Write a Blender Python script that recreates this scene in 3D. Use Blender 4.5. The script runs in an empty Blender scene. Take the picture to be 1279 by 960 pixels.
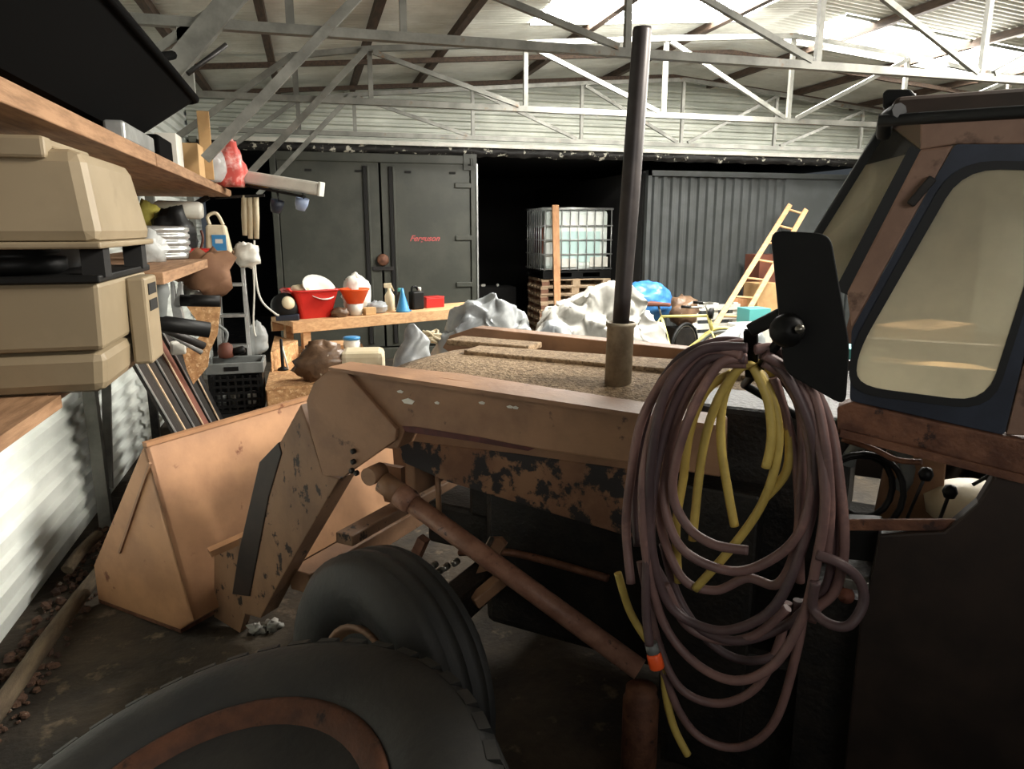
import bpy, bmesh, math, random
from mathutils import Vector, Matrix, noise
random.seed(7)
S = bpy.context.scene
COL = S.collection
R = math.radians

# ------------------------------------------------------------------ camera, light, exposure
CAM_H, PITCH, YAW, FPX = 1.85, R(12.2), R(15.5), 900.0
cd = bpy.data.cameras.new('camera'); cam = bpy.data.objects.new('camera', cd); COL.objects.link(cam)
cam.location = (0, 0, CAM_H)
cam.rotation_euler = (R(90) - PITCH, 0, -YAW)
cd.sensor_fit = 'HORIZONTAL'; cd.sensor_width = 36; cd.lens = FPX / 1279 * 36
cd.clip_start = 0.02; cd.clip_end = 100
S.camera = cam

wd = bpy.data.worlds.new('sky'); S.world = wd; wd.use_nodes = True
wd.node_tree.nodes['Background'].inputs[0].default_value = (0.80, 0.90, 1.0, 1)
wd.node_tree.nodes['Background'].inputs[1].default_value = 0.05

SKYLIGHT = 38.0
def area(name, loc, target, sx, sy, power, col, spread=180):
    l = bpy.data.lights.new(name, 'AREA'); l.shape = 'RECTANGLE'; l.size = sx; l.size_y = sy
    l.energy = power; l.color = col; l.spread = R(spread)
    o = bpy.data.objects.new(name, l); COL.objects.link(o); o.location = loc
    d = Vector(target) - Vector(loc); o.rotation_euler = d.to_track_quat('-Z', 'Y').to_euler()
    return o
# daylight from the roof lights further along the hall; near lamp is added fill
area('roof_daylight_right', (5.6, 3.2, 3.55), (0.3, 4.6, 0.9), 2.6, 1.6, 210, (1.0, 0.95, 0.86))
area('near_fill', (3.2, 1.0, 3.62), (-1.3, 3.5, 0.7), 1.0, 1.0, 66, (1.0, 0.94, 0.84), 75)  # added lamp without a real source; brightens left wall and bucket
area('roof_daylight_far', (3.6, 6.7, 3.62), (3.4, 10.2, 1.2), 2.0, 1.2, 95, (1.0, 0.96, 0.88))
area('roof_daylight_far_right', (7.0, 7.4, 3.55), (3.6, 3.2, 0.9), 2.6, 1.2, 210, (1.0, 0.95, 0.86))
# daylight through the doorway behind the photographer
area('doorway_daylight', (0.6, -2.6, 2.5), (0.6, 5.0, 1.9), 2.0, 0.9, 7.5, (1.0, 0.95, 0.88), 70)

S.view_settings.view_transform = 'Standard'; S.view_settings.look = 'None'
S.view_settings.gamma = 1.0; S.view_settings.exposure = 0.30
S.view_settings.use_curve_mapping = False

# ------------------------------------------------------------------ measured directions
FW = Vector((math.sin(YAW) * math.cos(PITCH), math.cos(YAW) * math.cos(PITCH), -math.sin(PITCH)))
RT = Vector((math.cos(YAW), -math.sin(YAW), 0)); UP = RT.cross(FW)
EYE = Vector((0, 0, CAM_H))
TH = R(47)                                   # the tractor stands at this angle to the hall
TU = Vector((-math.sin(TH), math.cos(TH), 0))  # towards the tractor's nose
TV = Vector((-TU.y, TU.x, 0))                  # towards the tractor's left side
def ray(x, y): return FW + RT * ((x - 640) / FPX) + UP * ((480 - y) / FPX)
def AT(p, X=None, Y=None, Z=None, V=None, U=None, D=None):
    """survey point: where the sight line of a photo point meets a real plane"""
    r = ray(*p)
    if X is not None: k = X / r.x
    elif Y is not None: k = Y / r.y
    elif Z is not None: k = (Z - CAM_H) / r.z
    elif V is not None: k = (V - EYE.dot(TV)) / r.dot(TV)
    elif U is not None: k = (U - EYE.dot(TU)) / r.dot(TU)
    else: k = D
    return EYE + r * k
def TW(u, v, z): return TU * u + TV * v + Vector((0, 0, z))

# ------------------------------------------------------------------ mesh builder
def V3(p): return p if isinstance(p, Vector) else Vector(p)
class MB:
    def __init__(s): s.v = []; s.f = []; s.sm = []
    def add(s, vs, fs, smooth=False):
        n = len(s.v); s.v += [V3(v) for v in vs]; s.f += [tuple(i + n for i in f) for f in fs]; s.sm += [smooth] * len(fs); return s
    def hexa(s, p):   # 8 points: bottom loop, top loop
        return s.add(p, [(3, 2, 1, 0), (4, 5, 6, 7), (0, 1, 5, 4), (1, 2, 6, 5), (2, 3, 7, 6), (3, 0, 4, 7)])
    def box(s, c, d, ax=None):
        c = V3(c); x, y, z = ax if ax else (Vector((1, 0, 0)), Vector((0, 1, 0)), Vector((0, 0, 1)))
        hx, hy, hz = d[0] / 2, d[1] / 2, d[2] / 2
        return s.hexa([c + x * (a * hx) + y * (b * hy) + z * (e * hz) for e in (-1, 1) for a, b in ((-1, -1), (1, -1), (1, 1), (-1, 1))])
    def rbox(s, c, d, rz=0, rx=0, ry=0):
        m = Matrix.Rotation(rz, 3, 'Z') @ Matrix.Rotation(ry, 3, 'Y') @ Matrix.Rotation(rx, 3, 'X')
        return s.box(c, d, (m.col[0].copy(), m.col[1].copy(), m.col[2].copy()))
    def bar(s, p, q, w, h, up=(0, 0, 1)):
        p, q = V3(p), V3(q); a = (q - p); L = a.length; a.normalize(); u = V3(up)
        if abs(a.dot(u)) > .98: u = Vector((1, 0, 0))
        b = a.cross(u).normalized(); c = b.cross(a)
        return s.box((p + q) / 2, (L, w, h), (a, b, c))
    def prism(s, pts, off):
        pts = [V3(p) for p in pts]; off = V3(off); n = len(pts)
        return s.add(pts + [p + off for p in pts], [tuple(range(n - 1, -1, -1)), tuple(range(n, 2 * n))] + [(i, (i + 1) % n, (i + 1) % n + n, i + n) for i in range(n)])
    def ring(s, outer, inner, off):   # frame between two loops with equal counts
        n = len(outer); off = V3(off); o = [V3(p) for p in outer]; i_ = [V3(p) for p in inner]
        vs = o + i_ + [p + off for p in o] + [p + off for p in i_]; fs = []
        for a in range(n):
            b = (a + 1) % n
            fs += [(a, b, n + b, n + a), (2 * n + b, 2 * n + a, 3 * n + a, 3 * n + b), (b, a, 2 * n + a, 2 * n + b), (n + a, n + b, 3 * n + b, 3 * n + a)]
        return s.add(vs, fs)
    def tube(s, pts, r, n=8, closed=False):
        pts = [V3(p) for p in pts]; m = len(pts); rr = r if isinstance(r, (list, tuple)) else [r] * m
        vs = []; fs = []; prev = None
        for i, p in enumerate(pts):
            a = pts[(i + 1) % m] if (closed or i < m - 1) else p
            b = pts[i - 1] if (closed or i > 0) else p
            tn = (a - b).normalized()
            if prev is None:
                prev = tn.cross(Vector((0, 0, 1)))
                if prev.length < .05: prev = tn.cross(Vector((1, 0, 0)))
            nrm = (prev - tn * prev.dot(tn)).normalized(); prev = nrm; bi = tn.cross(nrm)
            vs += [p + (nrm * math.cos(2 * math.pi * k / n) + bi * math.sin(2 * math.pi * k / n)) * rr[i] for k in range(n)]
        for i in range(m if closed else m - 1):
            j = (i + 1) % m
            fs += [(i * n + k, i * n + (k + 1) % n, j * n + (k + 1) % n, j * n + k) for k in range(n)]
        s.add(vs, fs, True)
        if not closed:
            b0 = len(s.v) - len(vs)
            s.f += [tuple(b0 + k for k in range(n - 1, -1, -1)), tuple(b0 + (m - 1) * n + k for k in range(n))]; s.sm += [False, False]
        return s
    def lathe(s, prof, o, axis=(0, 0, 1), n=20, closed=False):
        o = V3(o); a = V3(axis).normalized(); b = a.cross(Vector((0, 0, 1)))
        if b.length < .05: b = Vector((1, 0, 0))
        b.normalize(); c = a.cross(b); m = len(prof)
        vs = [o + a * h + (b * math.cos(2 * math.pi * k / n) + c * math.sin(2 * math.pi * k / n)) * r for r, h in prof for k in range(n)]
        fs = [(i * n + k, i * n + (k + 1) % n, ((i + 1) % m) * n + (k + 1) % n, ((i + 1) % m) * n + k) for i in range(m if closed else m - 1) for k in range(n)]
        s.add(vs, fs, True)
        if not closed:
            b0 = len(s.v) - len(vs)
            if prof[0][0] > 1e-4: s.f.append(tuple(b0 + k for k in range(n - 1, -1, -1))); s.sm.append(False)
            if prof[-1][0] > 1e-4: s.f.append(tuple(b0 + (m - 1) * n + k for k in range(n))); s.sm.append(False)
        return s
    def grid(s, fn, nu, nv, smooth=True):
        vs = [fn(i / nu, j / nv) for i in range(nu + 1) for j in range(nv + 1)]
        return s.add(vs, [(i * (nv + 1) + j, (i + 1) * (nv + 1) + j, (i + 1) * (nv + 1) + j + 1, i * (nv + 1) + j + 1) for i in range(nu) for j in range(nv)], smooth)
    def build(s, name, m, parent=None, bev=0, solid=0, recalc=True):
        o3 = wloc(parent) if parent else Vector((0, 0, 0))
        me = bpy.data.meshes.new(name); me.from_pydata([v - o3 for v in s.v], [], s.f)
        me.polygons.foreach_set('use_smooth', s.sm)
        if recalc:
            bm = bmesh.new(); bm.from_mesh(me); bmesh.ops.recalc_face_normals(bm, faces=bm.faces); bm.to_mesh(me); bm.free()
        me.update(); me.materials.append(m)
        o = bpy.data.objects.new(name, me); COL.objects.link(o)
        if parent: o.parent = parent
        if bev:
            b = o.modifiers.new('bevel', 'BEVEL'); b.width = bev; b.segments = 2; b.limit_method = 'ANGLE'
        if solid:
            b = o.modifiers.new('solid', 'SOLIDIFY'); b.thickness = solid
        return o
def wloc(o):
    p = Vector(o.location)
    while o.parent: o = o.parent; p = p + Vector(o.location)
    return p
def tag(o, label=None, cat=None, group=None, kind=None):
    if label: o['label'] = label
    if cat: o['category'] = cat
    if group: o['group'] = group
    if kind: o['kind'] = kind
    return o
def thing(name, loc, label, cat, group=None):
    o = bpy.data.objects.new(name, None); COL.objects.link(o); o.location = loc; o.empty_display_size = .1
    return tag(o, label, cat, group)
def whole(mb, name, m, label, cat, group=None, **k):    # a thing that is one mesh: origin at its base
    lo = Vector([min(v[i] for v in mb.v) for i in range(3)]); hi = Vector([max(v[i] for v in mb.v) for i in range(3)])
    b = Vector(((lo.x + hi.x) / 2, (lo.y + hi.y) / 2, lo.z)); mb.v = [v - b for v in mb.v]
    o = mb.build(name, m, None, **k); o.location = b
    return tag(o, label, cat, group)
def struct(o): o['kind'] = 'structure'; return o
def copy_tree(o, loc, rz=0, label=None, group=None):
    c = o.copy(); COL.objects.link(c); c.location = loc; c.rotation_euler = (0, 0, rz)
    if label: c['label'] = label
    if group: c['group'] = group
    for ch in [x for x in o.children]:
        d = ch.copy(); COL.objects.link(d); d.parent = c
        for g in [x for x in ch.children]:
            e = g.copy(); COL.objects.link(e); e.parent = d
    return c
def spline(pts, n=8, closed=False):      # Catmull-Rom
    pts = [V3(p) for p in pts]; m = len(pts); out = []
    for i in range(m if closed else m - 1):
        g = (lambda k: pts[k % m]) if closed else (lambda k: pts[max(0, min(m - 1, k))])
        a, b, c, d = g(i - 1), g(i), g(i + 1), g(i + 2)
        for k in range(n):
            q = k / n
            out.append(0.5 * ((2 * b) + (c - a) * q + (2 * a - 5 * b + 4 * c - d) * q * q + (3 * b - a - 3 * c + d) * q ** 3))
    if not closed: out.append(pts[-1])
    return out

# ------------------------------------------------------------------ materials
def srgb(c):
    return tuple((x / 255 / 12.92) if x / 255 <= .04045 else ((x / 255 + .055) / 1.055) ** 2.4 for x in c)
def mat(name, c, rough=.6, metal=0, c2=None, sc=6, lo=.4, hi=.6, c3=None, sc3=12, lo3=.56, hi3=.6, bump=0, bsc=60, stretch=(1, 1, 1), spec=.5, trans=0, alpha=1, ior=1.45, gen=False):
    m = bpy.data.materials.new(name); m.use_nodes = True; nt = m.node_tree; N = nt.nodes; L = nt.links
    b = N['Principled BSDF']; b.inputs['Roughness'].default_value = rough; b.inputs['Metallic'].default_value = metal
    b.inputs['Specular IOR Level'].default_value = spec; b.inputs['IOR'].default_value = ior
    b.inputs['Transmission Weight'].default_value = trans; b.inputs['Alpha'].default_value = alpha
    c = srgb(c); b.inputs['Base Color'].default_value = (*c, 1)
    tc = N.new('ShaderNodeTexCoord'); mp = N.new('ShaderNodeMapping'); L.new(tc.outputs['Object'], mp.inputs[0]); mp.inputs['Scale'].default_value = stretch
    cur = None
    def layer(prev, col, scale, a, d, seed):
        nz = N.new('ShaderNodeTexNoise'); nz.inputs['Scale'].default_value = scale; nz.inputs['Detail'].default_value = 6; nz.inputs['Roughness'].default_value = .62
        nz.noise_dimensions = '4D'; nz.inputs['W'].default_value = seed
        L.new(mp.outputs[0], nz.inputs['Vector'])
        rp = N.new('ShaderNodeValToRGB'); rp.color_ramp.elements[0].position = a; rp.color_ramp.elements[1].position = d; L.new(nz.outputs[0], rp.inputs[0])
        mx = N.new('ShaderNodeMix'); mx.data_type = 'RGBA'; L.new(rp.outputs[0], mx.inputs[0])
        if prev is None: mx.inputs[6].default_value = (*c, 1)
        else: L.new(prev, mx.inputs[6])
        mx.inputs[7].default_value = (*srgb(col), 1)
        return mx.outputs[2]
    if c2: cur = layer(cur, c2, sc, lo, hi, 1.3)
    if c3: cur = layer(cur, c3, sc3, lo3, hi3, 7.7)
    if cur is not None: L.new(cur, b.inputs['Base Color'])
    if bump:
        nz = N.new('ShaderNodeTexNoise'); nz.inputs['Scale'].default_value = bsc; nz.inputs['Detail'].default_value = 4; L.new(mp.outputs[0], nz.inputs['Vector'])
        bp = N.new('ShaderNodeBump'); bp.inputs['Strength'].default_value = bump; bp.inputs['Distance'].default_value = .01; L.new(nz.outputs[0], bp.inputs['Height']); L.new(bp.outputs[0], b.inputs['Normal'])
    return m
def emis(name, c, k):
    m = bpy.data.materials.new(name); m.use_nodes = True; b = m.node_tree.nodes['Principled BSDF']
    b.inputs['Base Color'].default_value = (.8, .8, .8, 1); b.inputs['Emission Color'].default_value = (*c, 1); b.inputs['Emission Strength'].default_value = k
    return m
M = dict(
    floor=mat('dirt_floor', (70, 61, 49), .95, c2=(42, 38, 32), sc=2.2, c3=(112, 98, 80), sc3=7, lo3=.58, hi3=.7, bump=.8, bsc=30),
    cladding=mat('white_cladding', (228, 232, 226), .5, c2=(212, 217, 211), sc=2.5, c3=(150, 150, 140), sc3=3, lo3=.66, hi3=.8),
    gable=mat('gable_cladding', (205, 208, 198), .5, c2=(182, 186, 176), sc=2),
    rooft=mat('roof_sheet', (206, 208, 200), .55, c2=(180, 181, 172), sc=1.6, c3=(140, 120, 96), sc3=1.2, lo3=.62, hi3=.75),
    purlin=mat('dark_timber', (78, 62, 50), .8, c2=(54, 44, 36), sc=8, stretch=(6, 1, 6)),
    truss=mat('galvanised_steel', (134, 134, 127), .5, .25, c2=(104, 104, 98), sc=4, c3=(120, 100, 80), sc3=9, lo3=.62, hi3=.7),
    container=mat('dark_green_grey_paint', (66, 67, 59), .5, c2=(54, 56, 49), sc=2.2, c3=(84, 86, 78), sc3=1.4, lo3=.6, hi3=.8, bump=.1, bsc=9),
    container2=mat('dark_grey_paint', (68, 71, 71), .55, c2=(56, 59, 58), sc=2),
    black=mat('black_plastic', (14, 14, 14), .5, c2=(19, 19, 18), sc=8, spec=.25),
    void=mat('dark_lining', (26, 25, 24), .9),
    rubber=mat('tyre_rubber', (40, 41, 41), .62, c2=(50, 49, 46), sc=5, bump=.25, bsc=40),
    ragged=mat('ragged_black_sheet', (34, 32, 30), .6, c2=(24, 23, 22), sc=9, c3=(190, 186, 172), sc3=11, lo3=.58, hi3=.61, bump=.8, bsc=24),
    ochre=mat('worn_orange_brown_paint', (154, 118, 89), .55, c2=(130, 98, 74), sc=4, c3=(70, 52, 42), sc3=12, lo3=.64, hi3=.70, bump=.12, bsc=50),
    ochre_spot=mat('chipped_orange_brown_paint', (144, 112, 85), .55, c2=(122, 94, 72), sc=5, c3=(46, 36, 30), sc3=22, lo3=.58, hi3=.62, stretch=(1, 1, .6), bump=.15, bsc=50),
    bucket=mat('bucket_paint', (178, 134, 97), .5, c2=(156, 115, 83), sc=3.2, c3=(110, 66, 42), sc3=9, lo3=.64, hi3=.7, bump=.15, bsc=14),
    patch=mat('peeling_paint', (142, 106, 78), .6, c2=(118, 84, 62), sc=5, c3=(38, 35, 36), sc3=5.5, lo3=.47, hi3=.50, bump=.15),
    rust=mat('rusty_steel', (128, 88, 66), .62, .2, c2=(92, 60, 46), sc=12, c3=(60, 42, 36), sc3=22, lo3=.6, hi3=.66, bump=.3, bsc=80),
    dusthood=mat('dust_covered_bonnet', (160, 138, 110), .9, c2=(128, 107, 82), sc=34, c3=(104, 86, 66), sc3=60, lo3=.52, hi3=.6, bump=.7, bsc=90),
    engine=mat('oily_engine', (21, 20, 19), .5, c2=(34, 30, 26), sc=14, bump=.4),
    steel=mat('bright_steel', (170, 168, 160), .3, .8, c2=(120, 116, 108), sc=20),
    darksteel=mat('dark_steel', (60, 58, 56), .45, .5, c2=(40, 38, 38), sc=12),
    pot=mat('exhaust_box_steel', (146, 136, 116), .5, .2, c2=(116, 104, 86), sc=16),
    pipe=mat('black_exhaust_pipe', (52, 47, 46), .4, .3, c2=(38, 34, 34), sc=8),
    cabbody=mat('cab_pink_brown_paint', (148, 118, 100), .55, c2=(128, 100, 84), sc=5, c3=(78, 58, 46), sc3=9, lo3=.58, hi3=.66),
    cabblue=mat('door_dark_blue_paint', (46, 53, 68), .5, c2=(36, 42, 54), sc=6, c3=(96, 84, 72), sc3=22, lo3=.7, hi3=.73),
    seal=mat('black_window_seal', (24, 26, 28), .6),
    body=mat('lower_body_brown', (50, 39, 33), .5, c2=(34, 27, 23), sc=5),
    osb=mat('osb_board', (204, 160, 112), .8, c2=(170, 124, 82), sc=26, c3=(226, 190, 144), sc3=40, lo3=.56, hi3=.6, bump=.2),
    wood=mat('pale_timber', (206, 166, 122), .7, c2=(182, 140, 98), sc=5, stretch=(1, 9, 9), bump=.1),
    orangewood=mat('orange_timber', (196, 148, 106), .7, c2=(176, 128, 88), sc=6, stretch=(6, 6, 1)),
    oldwood=mat('old_shelf_timber', (160, 124, 92), .75, c2=(126, 94, 66), sc=5, stretch=(8, 1, 8), bump=.15),
    palletwood=mat('pallet_wood', (206, 184, 156), .8, c2=(178, 152, 122), sc=7),
    palletside=mat('brown_pallet_wood', (134, 96, 76), .8, c2=(112, 78, 60), sc=7),
    beige=mat('beige_plastic', (146, 131, 106), .45, c2=(132, 118, 94), sc=3, c3=(116, 102, 80), sc3=6, lo3=.64, hi3=.8),
    white=mat('white_plastic', (222, 220, 210), .45, c2=(206, 204, 194), sc=5),
    cream=mat('cream_plastic', (222, 210, 182), .5, c2=(206, 192, 160), sc=6),
    red=mat('red_plastic', (190, 34, 26), .4, c2=(168, 26, 22), sc=4),
    orange=mat('orange_plastic', (240, 92, 40), .45),
    blue=mat('blue_plastic', (70, 150, 200), .4, c2=(54, 130, 184), sc=6),
    green=mat('green_plastic', (40, 112, 66), .4),
    teal=mat('teal_plastic', (84, 158, 156), .5),
    yellow=mat('yellow_plastic_bag', (214, 206, 112), .45, c2=(190, 180, 84), sc=8),
    silver=mat('silver_tarp', (176, 180, 180), .38, .1, c2=(140, 144, 147), sc=4, bump=.2, bsc=14),
    whitesheet=mat('white_plastic_sheet', (178, 176, 168), .4, c2=(160, 158, 151), sc=5, bump=.2, bsc=14),
    bluetarp=mat('blue_tarpaulin', (62, 124, 186), .35, c2=(44, 98, 158), sc=6, bump=.3, bsc=16),
    clear=mat('clear_plastic_bag', (200, 204, 202), .25, alpha=.5, bump=.6, bsc=26),
    pinkbag=mat('red_and_pink_plastic_bag', (212, 92, 84), .4, c2=(230, 176, 168), sc=14, lo=.46, hi=.6),
    brownpaper=mat('brown_paper', (128, 94, 68), .8, c2=(110, 78, 56), sc=6),
    card=mat('cardboard', (196, 160, 112), .8, c2=(180, 142, 96), sc=5),
    brownbag=mat('brown_plastic_wrap', (116, 92, 72), .35, c2=(90, 70, 54), sc=12, c3=(200, 190, 170), sc3=16, lo3=.66, hi3=.7, bump=.6, bsc=20),
    hose=mat('dull_pink_brown_hose', (128, 98, 92), .5, c2=(98, 76, 74), sc=5, c3=(152, 116, 106), sc3=9, lo3=.58, hi3=.7),
    yhose=mat('yellow_hose', (196, 172, 92), .5, c2=(164, 142, 72), sc=6),
    greyplastic=mat('grey_plastic', (120, 124, 122), .5, c2=(100, 104, 102), sc=5),
    galv=mat('galvanised_duct', (190, 192, 190), .3, .6, c2=(160, 162, 160), sc=9),
    bikey=mat('faded_yellow_paint', (206, 196, 122), .45, c2=(186, 176, 104), sc=8),
    rubble=mat('rubble', (104, 78, 62), .95, c2=(70, 54, 46), sc=14, c3=(160, 150, 136), sc3=20, lo3=.62, hi3=.66, bump=.6),
    log=mat('grey_log', (104, 90, 70), .9, c2=(78, 66, 52), sc=5, stretch=(6, 1, 6), bump=.4),
    redpaint=mat('red_script_paint', (178, 84, 82), .6),
    tank=mat('translucent_tank', (238, 242, 236), .5, c2=(208, 224, 218), sc=1.5),
    tealwater=mat('tank_liquid_tint', (184, 214, 210), .5, c2=(200, 222, 216), sc=1.5),
    rebrown=mat('reddish_brown_board', (110, 64, 48), .7, c2=(90, 52, 40), sc=4),
)
M['skylight'] = emis('daylit_translucent_sheet', (1.0, .97, .90), SKYLIGHT)
M['tub'] = mat('matt_black_tub', (9, 9, 9), .85, spec=.04)
M['rimrust'] = mat('dark_rusty_rim', (104, 68, 50), .65, .1, c2=(76, 50, 38), sc=9, c3=(44, 34, 30), sc3=16, lo3=.58, hi3=.66, bump=.3, bsc=70)
M['hose2'] = mat('dark_mauve_hose', (92, 72, 72), .5, c2=(70, 56, 58), sc=6)
M['cyl'] = mat('worn_cylinder_paint', (158, 118, 98), .5, c2=(130, 92, 74), sc=14, c3=(84, 60, 50), sc3=26, lo3=.6, hi3=.66, bump=.2, bsc=70)
M['maroon'] = mat('dark_red_primer', (84, 38, 36), .6, c2=(66, 30, 28), sc=20)
def dusty_glass():
    m = bpy.data.materials.new('dusty_glass'); m.use_nodes = True; nt = m.node_tree; N = nt.nodes; L = nt.links
    out = N['Material Output']; N.remove(N['Principled BSDF'])
    tr = N.new('ShaderNodeBsdfTransparent'); tr.inputs[0].default_value = (.93, .90, .80, 1)
    tl = N.new('ShaderNodeBsdfTranslucent'); tl.inputs[0].default_value = (.90, .84, .66, 1)
    df = N.new('ShaderNodeBsdfDiffuse'); df.inputs[0].default_value = (.74, .68, .52, 1)
    gl = N.new('ShaderNodeBsdfGlossy'); gl.inputs['Roughness'].default_value = .08
    tc = N.new('ShaderNodeTexCoord'); nz = N.new('ShaderNodeTexNoise'); nz.inputs['Scale'].default_value = 4; nz.inputs['Detail'].default_value = 5
    L.new(tc.outputs['Object'], nz.inputs['Vector'])
    mr = N.new('ShaderNodeMapRange'); mr.inputs[1].default_value = .3; mr.inputs[2].default_value = .7; mr.inputs[3].default_value = .48; mr.inputs[4].default_value = .88
    L.new(nz.outputs[0], mr.inputs[0])
    a = N.new('ShaderNodeMixShader'); L.new(tl.outputs[0], a.inputs[1]); L.new(df.outputs[0], a.inputs[2]); a.inputs[0].default_value = .4
    b = N.new('ShaderNodeMixShader'); L.new(mr.outputs[0], b.inputs[0]); L.new(tr.outputs[0], b.inputs[1]); L.new(a.outputs[0], b.inputs[2])
    c = N.new('ShaderNodeMixShader'); fr = N.new('ShaderNodeFresnel'); fr.inputs[0].default_value = 1.45; L.new(fr.outputs[0], c.inputs[0]); L.new(b.outputs[0], c.inputs[1]); L.new(gl.outputs[0], c.inputs[2])
    L.new(c.outputs[0], out.inputs[0]); return m
M['glass'] = dusty_glass()

# ================================================================== SETTING
XL, XR, YB, YE = -1.42, 11.8, 10.5, 16.5
XRIDGE, ZRIDGE, ZEAVE = 5.15, 4.10, 3.56
def roofz(x): return ZRIDGE - abs(x - XRIDGE) * (ZRIDGE - ZEAVE) / (XRIDGE + 1.42)
struct(MB().box((5, 7, -.05), (18, 24, .1)).build('floor', M['floor']))

def cladding(mb, p0, along, up, L, Hh, pitch=.112, d=.022, nrm=None):
    """trapezoid sheet whose ribs run along 'along', stacked in direction 'up'"""
    a, u = V3(along), V3(up); n = nrm; k = 0; rows = []
    h = 0; d = d * 1.3
    while h < Hh:
        for fr, dp in ((0, 0), (.42, 0), (.56, d), (.86, d)):
            hh = h + fr * pitch
            if hh <= Hh: rows.append((hh, dp))
        h += pitch
    vs = []
    for hh, dp in rows: vs += [V3(p0) + u * hh + n * dp, V3(p0) + a * L + u * hh + n * dp]
    mb.add(vs, [(2 * i, 2 * i + 1, 2 * i + 3, 2 * i + 2) for i in range(len(rows) - 1)])
wl = struct(MB().box((XL - .06, 5.2, 1.75), (.04, 12.4, 3.7)).build('wall_left', M['cladding']))
y = -1.0
while y < 10.4:
    m = MB(); cladding(m, (XL - .03, y, .02), (0, 1, 0), (0, 0, 1), 1.1, 3.5, nrm=Vector((1, 0, 0))); m.build('cladding_sheet', M['cladding'], wl)
    y += 1.1
wb = struct(MB().prism([(XL, YB + .06, 2.95), (XR, YB + .06, 2.95), (XR, YB + .06, roofz(XR)), (XRIDGE, YB + .06, ZRIDGE), (XL, YB + .06, roofz(XL))], (0, .03, 0)).build('wall_back', M['gable']))
x = XL
while x < XR - .5:
    m = MB(); hh = min(roofz(x), roofz(min(x + 1.0, XR))) - 2.97
    cladding(m, (x, YB + .05, 2.96), (1, 0, 0), (0, 0, 1), 1.0, hh, pitch=.105, d=.038, nrm=Vector((0, -1, 0))); m.build('cladding_sheet', M['gable'], wb)
    x += 1.0
struct(MB().box((XR + .03, 4.3, 1.8), (.06, 12.6, 3.6)).build('wall_right', M['cladding']))
# far end and lining of the dark bay between the containers
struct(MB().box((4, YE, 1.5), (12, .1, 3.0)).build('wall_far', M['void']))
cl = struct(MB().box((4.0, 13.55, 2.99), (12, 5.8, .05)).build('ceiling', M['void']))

# roof: corrugated sheets on purlins
def roof_sheet(x0, x1, y0, y1, m_, parent, name='roof_sheet', pit=.085, amp=.012, lift=0):
    n = max(4, int((y1 - y0) / pit * 6)); vs = []
    for i in range(n + 1):
        yy = y0 + (y1 - y0) * i / n; dz = amp * math.sin(2 * math.pi * yy / pit) + lift
        vs += [(x0, yy, roofz(x0) + dz), (x1, yy, roofz(x1) + dz)]
    return MB().add(vs, [(2 * i, 2 * i + 1, 2 * i + 3, 2 * i + 2) for i in range(n)], True).build(name, m_, parent)
rt = MB(); rt.prism([(XL, -2, roofz(XL) + .06), (XRIDGE, -2, ZRIDGE + .06), (XR, -2, roofz(XR) + .06), (XR, -2, roofz(XR) + .08), (XRIDGE, -2, ZRIDGE + .08), (XL, -2, roofz(XL) + .08)], (0, 12.5, 0))
SKY = [(2.25, 4.60, 6.15, 7.45), (5.6, 8.9, 7.0, 8.1)]
# deck split so that the rooflights stay open
roof = struct(MB().box((XRIDGE, 4.3, ZRIDGE + .10), (.25, 12.4, .03)).build('ceiling', M['rooft']))
roof.name = 'ceiling_roof'
xs = [XL, .4, 2.25, 4.60, XRIDGE, 5.6, 7.2, 8.9, XR]; ys = [-2, -.9, .2, 1.3, 2.4, 3.5, 4.6, 5.3, 6.15, 7.0, 7.45, 8.1, 9.0, 9.7, 10.55]
for i in range(len(xs) - 1):
    for j in range(len(ys) - 1):
        cx, cy = (xs[i] + xs[i + 1]) / 2, (ys[j] + ys[j + 1]) / 2
        if any(a < cx < b and c < cy < d for a, b, c, d in SKY): continue
        roof_sheet(xs[i], xs[i + 1], ys[j], ys[j + 1], M['rooft'], roof)
for k, (a, b, c, d) in enumerate(SKY):
    w_ = struct(MB().bar((a, c, roofz(a) - .02), (b, c, roofz(b) - .02), .03, .03).bar((a, d, roofz(a) - .02), (b, d, roofz(b) - .02), .03, .03).build('window_%d' % (k + 1), M['truss']))
    n = 3
    for q in range(n):
        roof_sheet(a + (b - a) * q / n, a + (b - a) * (q + 1) / n, c, d, M['skylight'], w_, 'rooflight_sheet', lift=.004)
for px in (-1.1, -.27, .68, 1.52, 2.9, 4.3, 6.0, 7.3, 8.6, 9.9):
    MB().box((px, 4.3, roofz(px) - .055), (.07, 12.3, .08)).build('purlin', M['purlin'], roof)
# battens across, under the sheets near the back wall
for yy in (8.5, 10.0):
    for (a, b) in ((XL, XRIDGE), (XRIDGE, XR)):
        MB().bar((a, yy, roofz(a) - .12), (b, yy, roofz(b) - .12), .05, .05).build('batten', M['purlin'], roof)

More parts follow.
